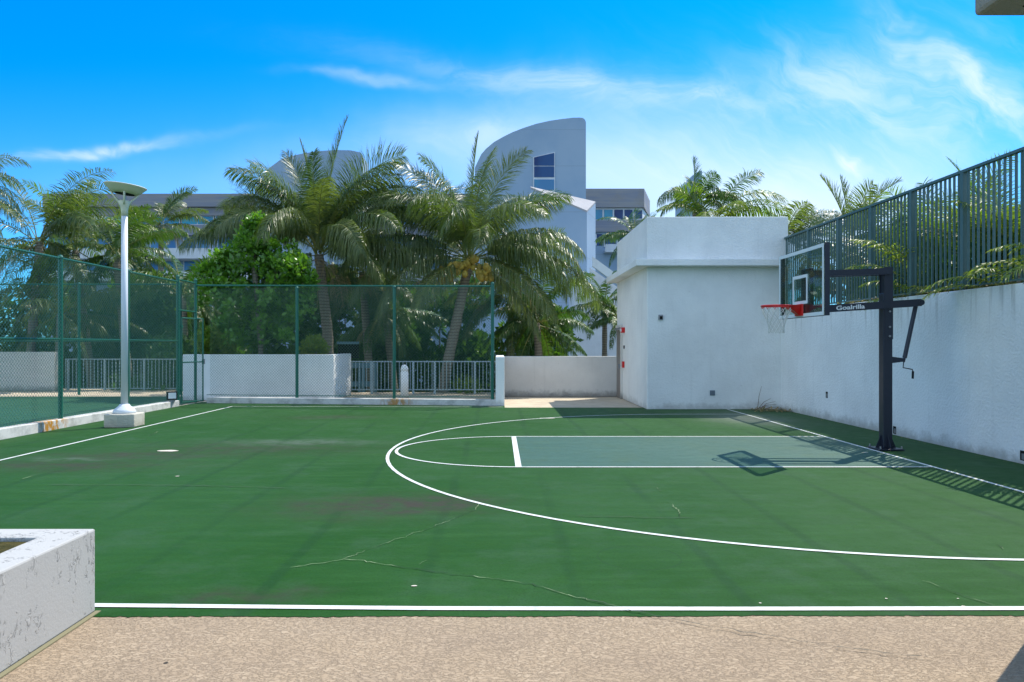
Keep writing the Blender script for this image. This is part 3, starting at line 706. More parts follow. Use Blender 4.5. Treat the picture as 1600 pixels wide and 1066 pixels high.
tx = bpy.data.curves.new('lettering', 'FONT'); tx.body = 'Goalrilla'; tx.size = .155; tx.extrude = .0015; tx.offset = .004; tx.space_character = 1.0
to = bpy.data.objects.new('lettering_src', tx); COL.objects.link(to)
dg = bpy.context.evaluated_depsgraph_get(); tm = bpy.data.meshes.new_from_object(to.evaluated_get(dg)); tm.name = 'lettering'
bpy.data.objects.remove(to)
tm.materials.append(mat('white_lettering', (.7, .72, .72), .5, .4))
xs = [v.co.x for v in tm.vertices]; wt_ = max(xs) - min(xs)
sl = (zl1 + .035 - zl0) / (hx + .52 - XBk - .10)
LX0, LW = 5.44, .46
for v_ in tm.vertices:
    a = (v_.co.x - min(xs)) / wt_ * LW; bz = v_.co.y * (.62); dep = v_.co.z
    v_.co = (LX0 + a - hx, (hy - .105 - .0195 - dep) - hy, zl0 + sl * (LX0 + a - XBk - .10) + bz - .033)
lt = bpy.data.objects.new('lettering', tm); COL.objects.link(lt); lt.parent = front_arm; WL['lettering'] = (hx, hy, 0)
obj('arm_crossbar', MB().tube([(hx + .52, hy - .13, zl1 + .035), (hx + .52, hy + .13, zl1 + .035)], .045, 12), M_black, hp)
# actuator strut and crank
sa = Vector((hx + .50, hy, 2.39)); sb = Vector((hx + .295, hy, 1.43))
ac = obj('actuator', MB().tube([sa, sa.lerp(sb, .93)], .034, 12).tube([sa.lerp(sb, .93), sb], .02, 8), M_black, hp, smooth=False)
obj('actuator_bracket', MB().prism_y([(hx + .076, 1.41), (hx + .30, 1.44), (hx + .30, 1.49), (hx + .076, 1.52)], hy - .03, hy + .03), M_black, hp)
obj('crank_handle', MB().tube([sb, sb + Vector((-.01, 0, -.09)), sb + Vector((.13, -.02, -.12)), sb + Vector((.14, -.02, -.16))], .009, 6).tube([sb + Vector((.14, -.02, -.15)), sb + Vector((.135, -.02, -.27))], .018, 8), M_blackm, ac)
for zz in (2.35, 2.1, 1.95): obj('pivot_bolt', MB().tube([(hx + .02, hy - .105, zz - .1), (hx + .02, hy + .105, zz - .1)], .016, 8), M_metal, hp)
# backboard
b0, b1 = 11.10, 12.88; z0, z1 = 2.155, 3.255; fw = .05
obj('board_frame', MB().box(XBk + .012, XBk + .085, b0, b0 + fw, z0, z1).box(XBk + .012, XBk + .085, b1 - fw, b1, z0, z1).box(XBk + .012, XBk + .085, b0 + fw + .0005, b1 - fw - .0005, z0, z0 + .035).box(XBk + .012, XBk + .085, b0 + fw + .0005, b1 - fw - .0005, z1 - .035, z1), M_black, hp)
gl = obj('backboard_glass', MB().box(XBk, XBk + .011, b0 + .004, b1 - .004, z0 + .004, z1 - .004), M_glass, hp)
def frame_yz(mb, x, ya, yb, za, zb_, w):
    for A in ((ya, yb, za, za + w), (ya, yb, zb_ - w, zb_), (ya, ya + w, za + w, zb_ - w), (yb - w, yb, za + w, zb_ - w)):
        mb.box(x - .002, x, A[0], A[1], A[2], A[3])
    return mb
obj('board_border', frame_yz(MB(), XBk - .001, b0 + .006, b1 - .006, z0 + .006, z1 - .006, .055), M_wline, gl)
bc = (b0 + b1) / 2
obj('target_square', frame_yz(MB(), XBk - .001, bc - .295, bc + .295, 2.37, 2.84, .05), M_wline, gl)
obj('carrier', MB().box(XBk + .086, XBk + .15, bc - .16, bc + .16, 2.2, 2.95), M_black, hp, bevel=.01)
zr = 2.345
obj('rim_mount', MB().box(XBk - .03, XBk - .0015, bc - .14, bc + .14, 2.18, 2.37).add(
    [(XBk - .031, bc - .13, 2.36), (XBk - .031, bc + .13, 2.36), (XBk - .031, bc + .05, 2.19), (XBk - .031, bc - .05, 2.19), (XBk - .22, bc - .13, 2.355), (XBk - .22, bc + .13, 2.355), (XBk - .22, bc + .10, 2.325), (XBk - .22, bc - .10, 2.325)],
    [(0, 1, 2, 3), (7, 6, 5, 4), (0, 4, 5, 1), (1, 5, 6, 2), (2, 6, 7, 3), (3, 7, 4, 0)]), M_red, hp)
rc = (XBk - .15 - .235, bc); RR = .232
rm = MB(); N = 36
ringp = [(rc[0] + RR * math.cos(2 * math.pi * i / N), rc[1] + RR * math.sin(2 * math.pi * i / N), zr) for i in range(N + 1)]
rm.tube(ringp, .012, 8, False)
rim = obj('rim', rm, M_red, hp, smooth=True)
hk = MB()
for i in range(12):
    hk = MB(); t = 2 * math.pi * (i + .5) / 12; cx_, cy_ = rc[0] + RR * math.cos(t), rc[1] + RR * math.sin(t)
    hk.tube([(cx_ - .02 * math.sin(t), cy_ + .02 * math.cos(t), zr - .006), (cx_, cy_, zr - .045), (cx_ + .02 * math.sin(t), cy_ - .02 * math.cos(t), zr - .006)], .005, 5)
    obj('net_hook', hk, M_red, rim)
nm = MB(); rows = [(0, .235, .035), (1, .205, .13), (2, .165, .20), (3, .14, .265), (4, .125, .325), (5, .118, .38), (6, .12, .435)]
def npnt(row, j):
    _, r_, dz = rows[row]; t = 2 * math.pi * (j + (.5 if row % 2 == 0 else 0)) / 12
    return (rc[0] + r_ * math.cos(t), rc[1] + r_ * math.sin(t), zr - dz)
for row in range(6):
    for j in range(12):
        if row % 2 == 0: nb_ = (j, j + 1)
        else: nb_ = (j, j - 1)
        for q in nb_: nm.tube([npnt(row, j), npnt(row + 1, q)], .0048, 4, False)
for row in range(1, 7):
    for j in range(12): nm.sphere(npnt(row, j), .009, 4)
obj('net', nm, M_net, hp)

# ---------------------------------------------------------------- foliage generators (numpy)
def np_mesh(name, V, FQ, FT, tint, mats, matq=None, matt=None, off=(0, 0, 0)):
    me = bpy.data.meshes.new(name); V = V - np.array(off)
    nq, ntr = len(FQ), len(FT); me.vertices.add(len(V)); me.vertices.foreach_set('co', V.astype(np.float32).ravel())
    me.loops.add(nq * 4 + ntr * 3); me.polygons.add(nq + ntr)
    me.loops.foreach_set('vertex_index', np.concatenate([FQ.ravel(), FT.ravel()]).astype(np.int32))
    ls = np.concatenate([np.arange(nq) * 4, nq * 4 + np.arange(ntr) * 3]).astype(np.int32)
    me.polygons.foreach_set('loop_start', ls)
    mi = np.concatenate([matq if matq is not None else np.zeros(nq), matt if matt is not None else np.zeros(ntr)]).astype(np.int32)
    for mm in mats: me.materials.append(mm)
    me.polygons.foreach_set('material_index', mi)
    a = me.attributes.new('tint', 'FLOAT', 'POINT'); a.data.foreach_set('value', tint.astype(np.float32))
    me.update(calc_edges=True); return me
def nrm(a): return a / (np.linalg.norm(a, axis=-1, keepdims=True) + 1e-9)
class Fol:
    def __init__(s, seed): s.V = []; s.Q = []; s.T = []; s.C = []; s.MQ = []; s.MT = []; s.n = 0; s.r = np.random.default_rng(seed)
    def push(s, V, Q, T, C, mi):
        s.V.append(V); s.C.append(C); s.Q.append(Q + s.n); s.T.append(T + s.n)
        s.MQ.append(np.full(len(Q), mi)); s.MT.append(np.full(len(T), mi)); s.n += len(V)
    def frond(s, base, az, el, L, droop=70, leaf=.75, n=60, hang=.5, spread=1., w=.030, tint=.3, mi=0, start=.16, roll=0., curl=1.3, broken=0., rw=.022, tw=0.):
        r = s.r; N = 14; az = R(az); t = np.linspace(0, 1, N); e = np.radians(el - droop * t ** curl)
        azs = az + np.radians(roll) * t ** 2
        d = np.stack([np.cos(e) * np.cos(azs), np.cos(e) * np.sin(azs), np.sin(e)], -1)
        seg = L / (N - 1); pts = np.array(base) + np.concatenate([[np.zeros(3)], np.cumsum((d[:-1] + d[1:]) / 2 * seg, 0)])
        # midrib tube
        rr = rw * (1 - .85 * t) + .003; up = np.array([0, 0, 1.]); side = nrm(np.cross(d, up)); upl = nrm(np.cross(side, d))
        ring = np.stack([pts + upl * rr[:, None] * .6, pts + side * rr[:, None], pts - upl * rr[:, None], pts - side * rr[:, None]], 1).reshape(-1, 3)
        q = []
        for i in range(N - 1):
            for k in range(4): q.append((i * 4 + k, i * 4 + (k + 1) % 4, (i + 1) * 4 + (k + 1) % 4, (i + 1) * 4 + k))
        s.push(ring, np.array(q), np.zeros((0, 3), int), np.full(len(ring), tint), 1 if mi == 0 else mi)
        # leaflets
        K = n; u = np.linspace(start, .995, K) + r.normal(0, .25 / K, K); u = np.clip(u, 0, .999)
        for sg in (-1, 1):
            keep = r.random(K) > broken; uu_ = u[keep]; k = len(uu_)
            if k == 0: continue
            pos = np.stack([np.interp(uu_, t, pts[:, i]) for i in range(3)], -1)
            tan = nrm(np.stack([np.interp(uu_, t, d[:, i]) for i in range(3)], -1)); S0 = nrm(np.cross(tan, up)); U0 = nrm(np.cross(S0, tan)); ta = R(tw) * (.4 + .6 * uu_)[:, None]; sd = (S0 * np.cos(ta) + U0 * np.sin(ta)) * sg; ul = -S0 * np.sin(ta) + U0 * np.cos(ta)
            x_ = (uu_ - start) / (1 - start)
            ll = leaf * (np.clip(np.sin(np.pi * (x_ * .80 + .14)), .1, 1)) ** .7 * r.uniform(.85, 1.1, k)
            fwd = .35 + .75 * x_ ** 1.5
            hg = hang * r.uniform(.7, 1.2, k)
            d1 = nrm(sd * spread + tan * fwd[:, None] + ul * .22 + r.normal(0, .06, (k, 3)))
            d2 = nrm(d1 * (1 - hg * .75)[:, None] + np.array([0, 0, -1.]) * hg[:, None] + r.normal(0, .05, (k, 3)))
            d3 = nrm(d2 * .75 + np.array([0, 0, -1.]) * (hg * .75)[:, None] + r.normal(0, .07, (k, 3)))
            p1 = pos + d1 * (ll * .3)[:, None]; p2 = p1 + d2 * (ll * .36)[:, None]; p3 = p2 + d3 * (ll * .34)[:, None]
            wd = nrm(tan + r.normal(0, .25, (k, 3))) * (w * r.uniform(.8, 1.2, k))[:, None]
            V = np.stack([pos - wd * .4, pos + wd * .4, p1 - wd * .8, p1 + wd * .8, p2 - wd * .6, p2 + wd * .6, p3], 1).reshape(-1, 3)
            o = (np.arange(k) * 7)[:, None]
            Q = np.concatenate([o + np.array([0, 1, 3, 2]), o + np.array([2, 3, 5, 4])]); T = o + np.array([4, 5, 6])
            C = np.repeat(np.clip(tint + r.normal(0, .10, k), 0, 1), 7) + np.tile([0, 0, .0, .0, .08, .08, .25], k)
            s.push(V, Q, T, C, mi)
    def leaves(s, centers, radii, n, size, tint=.3, mi=0, shell=.45, aspect=.5, squash=1.):
        r = s.r; centers = np.array(centers, float); radii = np.array(radii, float)
        p = radii ** 2; idx = r.choice(len(centers), n, p=p / p.sum())
        dr = nrm(r.normal(0, 1, (n, 3))); rad = radii[idx] * (shell + (1 - shell) * r.random(n) ** .6) * (1 + .18 * np.sin(dr[:, 0] * 7 + dr[:, 2] * 6 + idx))
        c = centers[idx] + dr * rad[:, None] * np.array([1, 1, squash])
        a = nrm(dr * .6 + r.normal(0, .6, (n, 3)) + np.array([0, 0, .35])); b = nrm(np.cross(a, r.normal(0, 1, (n, 3))))
        sz = size * r.uniform(.6, 1.25, n)
        l = a * sz[:, None]; ww = b * (sz * aspect * .5)[:, None]
        V = np.stack([c, c + l * .45 + ww, c + l, c + l * .45 - ww], 1).reshape(-1, 3)
        Q = (np.arange(n) * 4)[:, None] + np.arange(4)
        ct = r.random(len(centers)) * .35 - .17
        C = np.repeat(np.clip(tint + ct[idx] + r.normal(0, .12, n), 0, 1), 4)
        s.push(V, Q, np.zeros((0, 3), int), C, mi)
    def build(s, name, mats, parent):
        V = np.concatenate(s.V); Q = np.concatenate(s.Q); T = np.concatenate(s.T)
        off = WL[parent.name] if parent else (0, 0, 0)
        me = np_mesh(name, V, Q, T, np.concatenate(s.C), mats, np.concatenate(s.MQ), np.concatenate(s.MT), off)
        o = bpy.data.objects.new(name, me); COL.objects.link(o); WL[o.name] = off
        if parent: o.parent = parent
        return o
def trunk(parent, pts, r0, r1, n=12, name='trunk'):
    P3 = [Vector(p) for p in pts]; out = []; m_ = 14
    for i in range(len(P3) - 1):
        for j in range(m_): out.append(P3[i].lerp(P3[i + 1], j / m_))
    out.append(P3[-1]); k = len(out)
    # smooth the polyline
    for _ in range(6): out = [out[0]] + [(out[i - 1] + out[i] * 2 + out[i + 1]) / 4 for i in range(1, k - 1)] + [out[-1]]
    rs = [(r0 + (r1 - r0) * (i / (k - 1)) ** .7) * (1 + .05 * ((i % 2) * 2 - 1)) for i in range(k)]
    return obj(name, MB().tube(out, rs, n), M_bark, parent, smooth=True)
def palm(label, base, crown, fr, seed, mat_=None, n=60, leaf=.8, w=.030, name='coconut_palm', fill=0, flen=4.2, group=None, r0=.22, r1=.14, mid=None, lowest=-35, frange=(0, 360), dry=0, cat='palm tree'):
    t_ = thing(name, label, cat, base, group)
    trunk(t_, [base] + ([mid] if mid else []) + [crown], r0, r1)
    f = Fol(seed); c = np.array(crown, float); r = f.r
    specs = list(fr)
    for i in range(fill):
        el = 85 - (85 - lowest) * ((i + r.random()) / fill) ** .9
        specs.append((frange[0] + (frange[1] - frange[0]) * r.random(), el, flen * r.uniform(.8, 1.08), r.uniform(50, 85) if el > 10 else r.uniform(30, 60)))
    for sp in specs:
        az, el, L, dr = sp[:4]; ex = sp[4] if len(sp) > 4 else {}
        hang = ex.get('hang', np.clip(.95 - el / 90 * .8, .15, 1.0) * r.uniform(.8, 1.1))
        b = c + np.array([math.cos(R(az)), math.sin(R(az)), 0]) * .09 + np.array([0, 0, r.uniform(-.1, .25)])
        kw = dict(leaf=leaf * ex.get('leaf', 1), n=ex.get('n', n), hang=hang, w=w, tint=ex.get('tint', r.uniform(.05, .55)), roll=ex.get('roll', r.uniform(-25, 25)), spread=ex.get('spread', 1.), tw=ex.get('tw', r.choice([-1, 1]) * r.uniform(15, 65) * (1 if el > 5 else .4)), rw=ex.get('rw', .024))
        f.frond(b, az, el, L, dr, **kw)
    f.build('crown', [mat_ or M_frond, M_rach], t_)
    if dry:
        f = Fol(seed + 500)
        for i in range(dry): f.frond(c + np.array([0, 0, -.15]), r.uniform(0, 360), r.uniform(-30, 0), flen * r.uniform(.45, .75), r.uniform(50, 75), leaf=leaf * .8, n=28, hang=1., w=w * .6, tint=r.uniform(0, 1), broken=.25)
        f.build('dead_fronds', [M_dry, M_dry], t_)
    return t_

# --- hero palm with coconuts in the middle
c2 = P(733, 408, 27)
h2 = [(170, 66, 4.8, 80, dict(hang=.35)), (180, 78, 4.6, 60, dict(hang=.3, leaf=.8)), (160, 84, 4.3, 45, dict(hang=.3, leaf=.8)), (80, 84, 5.1, 18, dict(spread=.22, hang=.05, leaf=.45)), (140, 76, 4.7, 50, dict(spread=.7, hang=.3, leaf=.8)), (40, 70, 4.4, 70, dict(hang=.4)), (95, 70, 4.6, 60, dict(hang=.4)), (165, 52, 4.5, 75, dict(hang=.6)), (15, 66, 4.5, 75, dict(hang=.5)), (200, 60, 4.3, 85, dict(hang=.6)), (20, 80, 4.8, 42, dict(hang=.25, leaf=.8, spread=.6)),
      (10, 58, 4.4, 60, dict(hang=.4)), (0, 44, 4.6, 92, dict(hang=.8)), (-15, 30, 4.8, 95, dict(hang=.9)), (-12, 8, 5.4, 68, dict(hang=1., tint=.5)), (-25, 22, 4.6, 100, dict(hang=.9)),
      (190, 28, 5.1, 85, dict(hang=1.)), (200, 12, 5.0, 78, dict(hang=1., tint=.45)), (215, 5, 4.6, 80, dict(hang=1., tint=.5)),
      (262, 62, 4.2, 120, dict(hang=.8, tint=.3)), (285, 50, 3.8, 110, dict(hang=.9)), (240, 66, 4.4, 100, dict(hang=.6)), (310, 60, 4.2, 100, dict(hang=.7)), (290, 82, 4.4, 60, dict(hang=.3, leaf=.7)),
      (325, -12, 4.3, 50, dict(hang=1., tint=.7)), (340, -28, 3.8, 40, dict(hang=1., tint=.75)), (95, 50, 4.5, 70), (130, 40, 4.6, 80), (50, 40, 4.6, 80), (70, 15, 4.5, 60), (110, 10, 4.6, 60), (235, -5, 3.6, 60, dict(hang=1., tint=.6))]
hero2 = palm('coconut palm bearing yellow coconuts, its trunk leaning behind the back fence', (-2.35, 27.0, -3.6), c2, h2, 21, n=150, leaf=1.28, w=.018, mid=(-2.05, 27, .3), r0=.25, r1=.17, dry=4)
for bx, bz, nn in ((-.78, -.62, 11), (.18, -.22, 9), (.62, -.55, 12), (-.25, -.50, 9), (-.6, -.3, 5)):
    cb = MB()
    for i in range(nn):
        cb.lathe((c2[0] + bx + rnd.uniform(-.26, .26), c2[1] - .95 + rnd.uniform(-.15, .2), c2[2] + bz + .05 + rnd.uniform(-.22, .2)), [(.02, -.14), (.08, -.11), (.115, -.03), (.105, .05), (.06, .11), (.01, .135)], 10)
    k_ = obj('coconut_bunch', cb, M_coco, hero2, smooth=True)
    obj('stalk', MB().tube([(c2[0], c2[1] - .1, c2[2]), (c2[0] + bx * .7, c2[1] - .4, c2[2] + bz * .3), (c2[0] + bx, c2[1] - .9, c2[2] + bz + .15)], .025, 6), M_rach, k_)
# --- hero palm left of it
c1_ = P(498, 398, 26.8)
h1 = [(178, 58, 4.4, 78, dict(hang=.45)), (170, 70, 4.2, 72, dict(hang=.35)), (150, 82, 4.6, 38, dict(spread=.4, hang=.2, leaf=.7)), (140, 85, 4.5, 16, dict(spread=.2, hang=.1, leaf=.4)), (30, 86, 5.0, 16, dict(spread=.28, hang=.05, leaf=.5)), (0, 74, 4.2, 75, dict(hang=.5, leaf=.9)), (180, 77, 4.4, 55, dict(hang=.35, leaf=.8)), (195, 72, 4.2, 70, dict(hang=.5)), (345, 74, 4.3, 65, dict(hang=.4)), (45, 70, 4.4, 70, dict(hang=.5)), (135, 70, 4.3, 70, dict(hang=.5)), (175, 64, 4.6, 85, dict(hang=.6)), (60, 72, 4.5, 60, dict(hang=.35, leaf=.8)), (110, 68, 4.4, 65, dict(hang=.4)),
      (10, 76, 4.9, 58, dict(hang=.35)), (0, 55, 4.6, 85, dict(hang=.7)), (350, 62, 4.5, 75, dict(hang=.5)), (-8, 34, 5.0, 85, dict(hang=.9)), (-20, 18, 4.8, 72, dict(hang=1.)), 
      (183, 32, 5.1, 72, dict(hang=.9)), (195, 40, 4.4, 80, dict(hang=.8)), (215, 58, 4.2, 110, dict(hang=.8)), (250, 52, 4.2, 120, dict(hang=.9)), (285, 72, 3.4, 70, dict(hang=.4, tint=.7, leaf=.6)), (268, 80, 3.6, 40, dict(hang=.3, leaf=.6)),
      (300, 40, 4., 110, dict(hang=.9)), (320, 15, 4., 80, dict(hang=1.)), (250, 0, 3.6, 70, dict(hang=1.)), (80, 60, 4.6, 60), (100, 40, 4.6, 80), (60, 30, 4.6, 80), (130, 45, 4.4, 80), (330, 50, 4.4, 95, dict(hang=.8))]
hero1 = palm('tall grey-green coconut palm rising behind the leafy tree, left of the coconut-bearing palm', (-6.55, 26.8, -3.6), c1_, h1, 11, n=150, leaf=1.28, w=.018, mid=(-6.2, 26.8, 1.8), r0=.25, r1=.17, dry=5)

# --- other palms behind
palm('small yellowing palm against the long building, just right of the lamp post', (-20.3, 44, -3.6), P(252, 352, 44), [], 31, n=56, leaf=.7, w=.03, fill=22, flen=3.0, r0=.2, r1=.15, dry=4)
palm('palm with hanging fronds at the far left, behind the second court fence', (-19.5, 30, -3.6), P(62, 378, 30), [(200, 40, 4.5, 90), (0, 55, 4.4, 80), (20, 70, 4, 70), (330, 35, 4.4, 80)], 32, mat_=M_frond, n=60, leaf=.85, w=.026, fill=16, flen=4.2, dry=4)
palm('upright bright green palm between the far left palm and the lamp post', (-17.0, 31.5, -3.6), P(118, 392, 31.5), [(100, 80, 4.2, 45)], 33, mat_=M_areca, n=56, leaf=.7, w=.028, fill=20, flen=3.3, name='areca_palm')
palm('palm cut by the left edge of the picture with dark tips against the sky', (-21.5, 28.5, -3.6), P(-72, 300, 28.5), [(5, 62, 3.3, 95, dict(hang=.4)), (0, 36, 3.1, 80), (350, 15, 3.4, 70), (330, 35, 3.0, 80), (355, -5, 3.6, 60)], 34, n=64, leaf=.7, w=.020, fill=8, flen=2.6)
palm('dark fronded date palm directly behind the lamp post', (-15.0, 30.5, -3.6), P(182, 402, 30.5), [], 35, mat_=M_frondd, n=56, leaf=.55, w=.026, fill=24, flen=2.9, name='date_palm', cat='palm tree')
palm('low palm behind the second court fence, below the yellowing palm', (-12.6, 30, -3.6), P(285, 462, 30), [], 36, mat_=M_frondd, n=50, leaf=.6, w=.028, fill=22, flen=2.8, name='date_palm')
palm('low palm seen through the left fence near the first post', (-17.8, 29.5, -3.6), P(95, 490, 29.5), [], 37, mat_=M_frond, n=50, leaf=.7, w=.028, fill=20, flen=3.2)
palm('bushy low palm between the two coconut palms', (-3.9, 30, -3.6), P(603, 492, 30), [], 38, mat_=M_frondd, n=60, leaf=.75, w=.024, fill=22, flen=2.7, dry=4)
palm('mid green palm crowded in just right of the tall grey-green coconut palm', (-4.9, 29.5, -3.6), P(566, 425, 29.5), [], 53, mat_=M_frond, n=70, leaf=.9, w=.020, fill=20, flen=2.7, lowest=-50, dry=3)
palm('dark date palm to the right of the back fence, over the low wall', (1.9, 28.6, -3.6), P(838, 505, 28.6), [], 39, mat_=M_frondd, n=70, leaf=.6, w=.022, fill=30, flen=2.7, name='date_palm', lowest=-45)
palm('arching palm with long lit fronds hanging behind the low wall', (.3, 29.8, -3.6), P(800, 455, 29.8), [], 40, mat_=M_frond, n=64, leaf=.75, w=.026, fill=18, flen=3.4)
palm('slim palm in front of the white stair wall, left of the utility building', P(944, 700, 36), P(945, 478, 36), [], 41, mat_=M_frondd, n=44, leaf=.6, w=.03, fill=20, flen=2.3, name='slim_palm', r0=.16, r1=.12)
palm('small palm half hidden by the corner of the utility building', P(962, 700, 34), P(968, 500, 34), [], 42, mat_=M_frondd, n=40, leaf=.5, w=.028, fill=14, flen=1.6, name='slim_palm', r0=.12, r1=.09)
palm('palm tuft high above the white wing, left of the utility building roof', P(985, 640, 42), P(992, 372, 42), [], 43, mat_=M_frondd, n=40, leaf=.6, w=.03, fill=16, flen=2.4, name='slim_palm', r0=.16, r1=.12)
palm('palm with hanging fronds above the left part of the utility building roof', P(1080, 640, 30), P(1088, 318, 30), [(95, 86, 1.9, 12, dict(spread=.3, hang=.1)), (185, 50, 1.9, 130, dict(hang=1.)), (160, 30, 1.7, 110, dict(hang=1.)), (300, 40, 1.9, 130, dict(hang=1.)), (250, 50, 1.9, 130, dict(hang=1.)), (340, 20, 2.2, 90, dict(hang=1.))], 44, mat_=M_frondd, n=70, leaf=.55, w=.016, fill=8, flen=1.6, name='coconut_palm')
palm('arching palm above the middle of the utility building roof', P(1140, 640, 29), P(1112, 352, 29), [(5, 66, 3.4, 105, dict(hang=.5, leaf=1.2)), (350, 45, 3.2, 90, dict(hang=.6, leaf=1.2)), (10, 28, 3.0, 60, dict(hang=.8)), (350, 75, 2.9, 60, dict(hang=.4, leaf=1.1)), (170, 50, 2.2, 80)], 45, mat_=M_areca, n=64, leaf=.75, w=.024, fill=5, flen=2.0, name='areca_palm')
palm('palm right of the utility building roof with grey spiky tips', P(1215, 560, 27), P(1225, 385, 27), [(10, 60, 2.6, 70), (170, 50, 2.4, 75), (200, 30, 2.4, 60)], 46, mat_=M_frond, n=54, leaf=.65, w=.026, fill=14, flen=2.1)
# palms in the raised bed behind the picket fence
PB = 2.45
palm('palm with upright spear fronds above the far end of the picket fence', (11.6, 24.0, PB), P(1330, 372, 24), [(100, 84, 2.2, 15, dict(spread=.3, hang=.1)), (170, 76, 2.0, 25, dict(spread=.35, hang=.1)), (20, 55, 2.8, 60, dict(hang=.2)), (0, 68, 2.2, 40, dict(spread=.3, hang=.1))], 47, mat_=M_frond, n=50, leaf=.6, w=.024, fill=12, flen=2.2)
palm('clump of green palm behind the middle of the picket fence', (9.6, 17.8, PB), (9.6, 17.8, 3.1), [(60, 80, 2.4, 50), (200, 76, 2.3, 50), (300, 78, 2.4, 50)], 48, mat_=M_frond, n=50, leaf=.6, w=.022, fill=18, flen=2.2, lowest=10)
palm('bright upright palm behind the picket fence above the hoop arm', (9.2, 15.2, PB), (9.2, 15.2, 2.9), [(90, 82, 2.6, 30), (300, 80, 2.6, 35), (180, 78, 2.4, 45)], 49, mat_=M_areca, n=54, leaf=.55, w=.016, fill=16, flen=1.9, name='areca_palm', lowest=60)
palm('bright green palm behind the pickets near the right edge of the picture', (9.1, 13.4, PB), (9.1, 13.4, 2.8), [(90, 84, 2.3, 25), (60, 80, 2.4, 35), (200, 80, 2.3, 35)], 50, mat_=M_areca, n=54, leaf=.55, w=.016, fill=16, flen=1.7, name='areca_palm', lowest=60)
palm('palm behind the pickets at the far right edge of the picture', (8.9, 12.1, PB), (8.9, 12.1, 2.8), [], 51, mat_=M_areca, n=50, leaf=.5, w=.016, fill=14, flen=1.7, name='areca_palm', lowest=60)
palm('small palm behind the far end of the picket fence', (9.8, 20.2, PB), (9.8, 20.2, 3.1), [], 52, mat_=M_frond, n=44, leaf=.55, w=.022, fill=16, flen=2.0, lowest=5)
# fronds poking through the picket fence
def poking(label, base, specs, seed, m_=M_areca, leaf=.45):
    t_ = thing('palm_shrub', label, 'shrub', base); f = Fol(seed)
    for az, el, L, dr, off in specs: f.frond(np.array(base) + np.array(off), az, el, L, dr, leaf=leaf, n=34, hang=.35, w=.013, tint=f.r.uniform(.55, 1.), roll=f.r.uniform(-20, 20), rw=.012)
    f.build('fronds', [m_, M_rach], t_)
    obj('stem', MB().tube([base, (base[0] + .02, base[1] + .03, base[2] + .35)], .03, 7), M_bark, t_)
poking('young yellow-green palm leaning out through the pickets above the hoop arm', (7.95, 13.9, 2.48), [(175, 75, 1.75, 70, (0, 0, .1)), (150, 62, 1.6, 85, (0, 0, .1)), (195, 80, 1.5, 90, (0, 0, .2)), (240, 30, 1.1, 60, (0, 0, .1)), (185, 50, 1.2, 70, (0, 0, 0)), (170, 20, .9, 60, (0, .3, .05)), (300, 40, 1.0, 70, (0, 0, .1))], 60)
poking('straggly palm spilling through the pickets near the right edge', (7.9, 11.2, 2.48), [(200, 48, 1.2, 80, (0, 0, 0)), (160, 40, 1.3, 80, (0, .1, 0)), (140, 30, 1.2, 70, (0, .3, 0)), (230, 50, 1.3, 90, (0, -.3, .1)), (100, 40, 1.2, 60, (0, 0, .1))], 61, leaf=.34)
poking('drooping green palm on the wall top at the far right edge', (7.95, 9.9, 2.48), [(165, 60, 1.4, 80, (0, 0, 0)), (190, 45, 1.3, 90, (0, .1, 0)), (120, 50, 1.3, 70, (0, .4, 0)), (215, 55, 1.2, 90, (0, 0, .1))], 62, leaf=.38)

# --- leafy tree in the planter and dense shrubs
def bush(name, label, cat, base, blobs, n, size, seed, m_=M_hedge, tint=.3, stem=True, squash=1., aspect=.55, shell=.45, group=None):
    t_ = thing(name, label, cat, base, group); f = Fol(seed)
    f.leaves([b[:3] for b in blobs], [b[3] for b in blobs], n, size, tint=tint, squash=squash, aspect=aspect, shell=shell)
    f.build('crown' if cat == 'tree' else 'foliage', [m_], t_)
    if stem:
        sm = MB()
        for b in blobs[:7]: sm.tube([base, ((base[0] + b[0]) / 2 + .05, (base[1] + b[1]) / 2, (base[2] + b[2]) / 2), b[:3]], [.07, .05, .02], 7)
        obj('trunk' if cat == 'tree' else 'stem', sm, M_bark, t_)
    return t_
bl = []
for px, py, rr in [(397, 362, .38), (385, 385, .5), (415, 392, .5), (365, 405, .55), (440, 405, .55), (345, 425, .55), (400, 425, .7), (465, 425, .5), (330, 440, .45), (375, 450, .8), (430, 455, .8), (480, 445, .45), (345, 480, .8), (400, 500, .9), (450, 500, .8), (355, 530, .7), (420, 535, .8), (345, 455, .5), (395, 348, .22)]:
    q = P(px, py, 24.4); bl.append((q[0], q[1] + rnd.uniform(-.4, .3), q[2], rr))
r_ = np.random.default_rng(5); tf = []
for (bx, by, bz, br) in bl:
    for _ in range(int(14 * br / .5) + 4):
        d_ = r_.normal(0, 1, 3); d_ /= np.linalg.norm(d_); d_[2] = abs(d_[2]) * .9 if r_.random() < .6 else d_[2]; rad = br * r_.uniform(.5, 1.3)
        tf.append((bx + d_[0] * rad, by + d_[1] * rad * .8, bz + d_[2] * rad, r_.uniform(.12, .22)))
bush('leafy_tree', 'bright green glossy-leaved tree in the white planter behind the fence', 'tree', (-7.9, 24.4, 1.3), tf, 12500, .17, 70, M_broad, .35, aspect=.62, shell=.25)
bush('round_shrub', 'small yellow-green shrub on the right end of the planter wall', 'shrub', (-6.2, 23.8, 1.3), [P(490, 540, 23.8) + (.32,), P(482, 548, 23.8) + (.25,), P(500, 545, 23.8) + (.26,)], 1500, .12, 71, M_areca, .6)
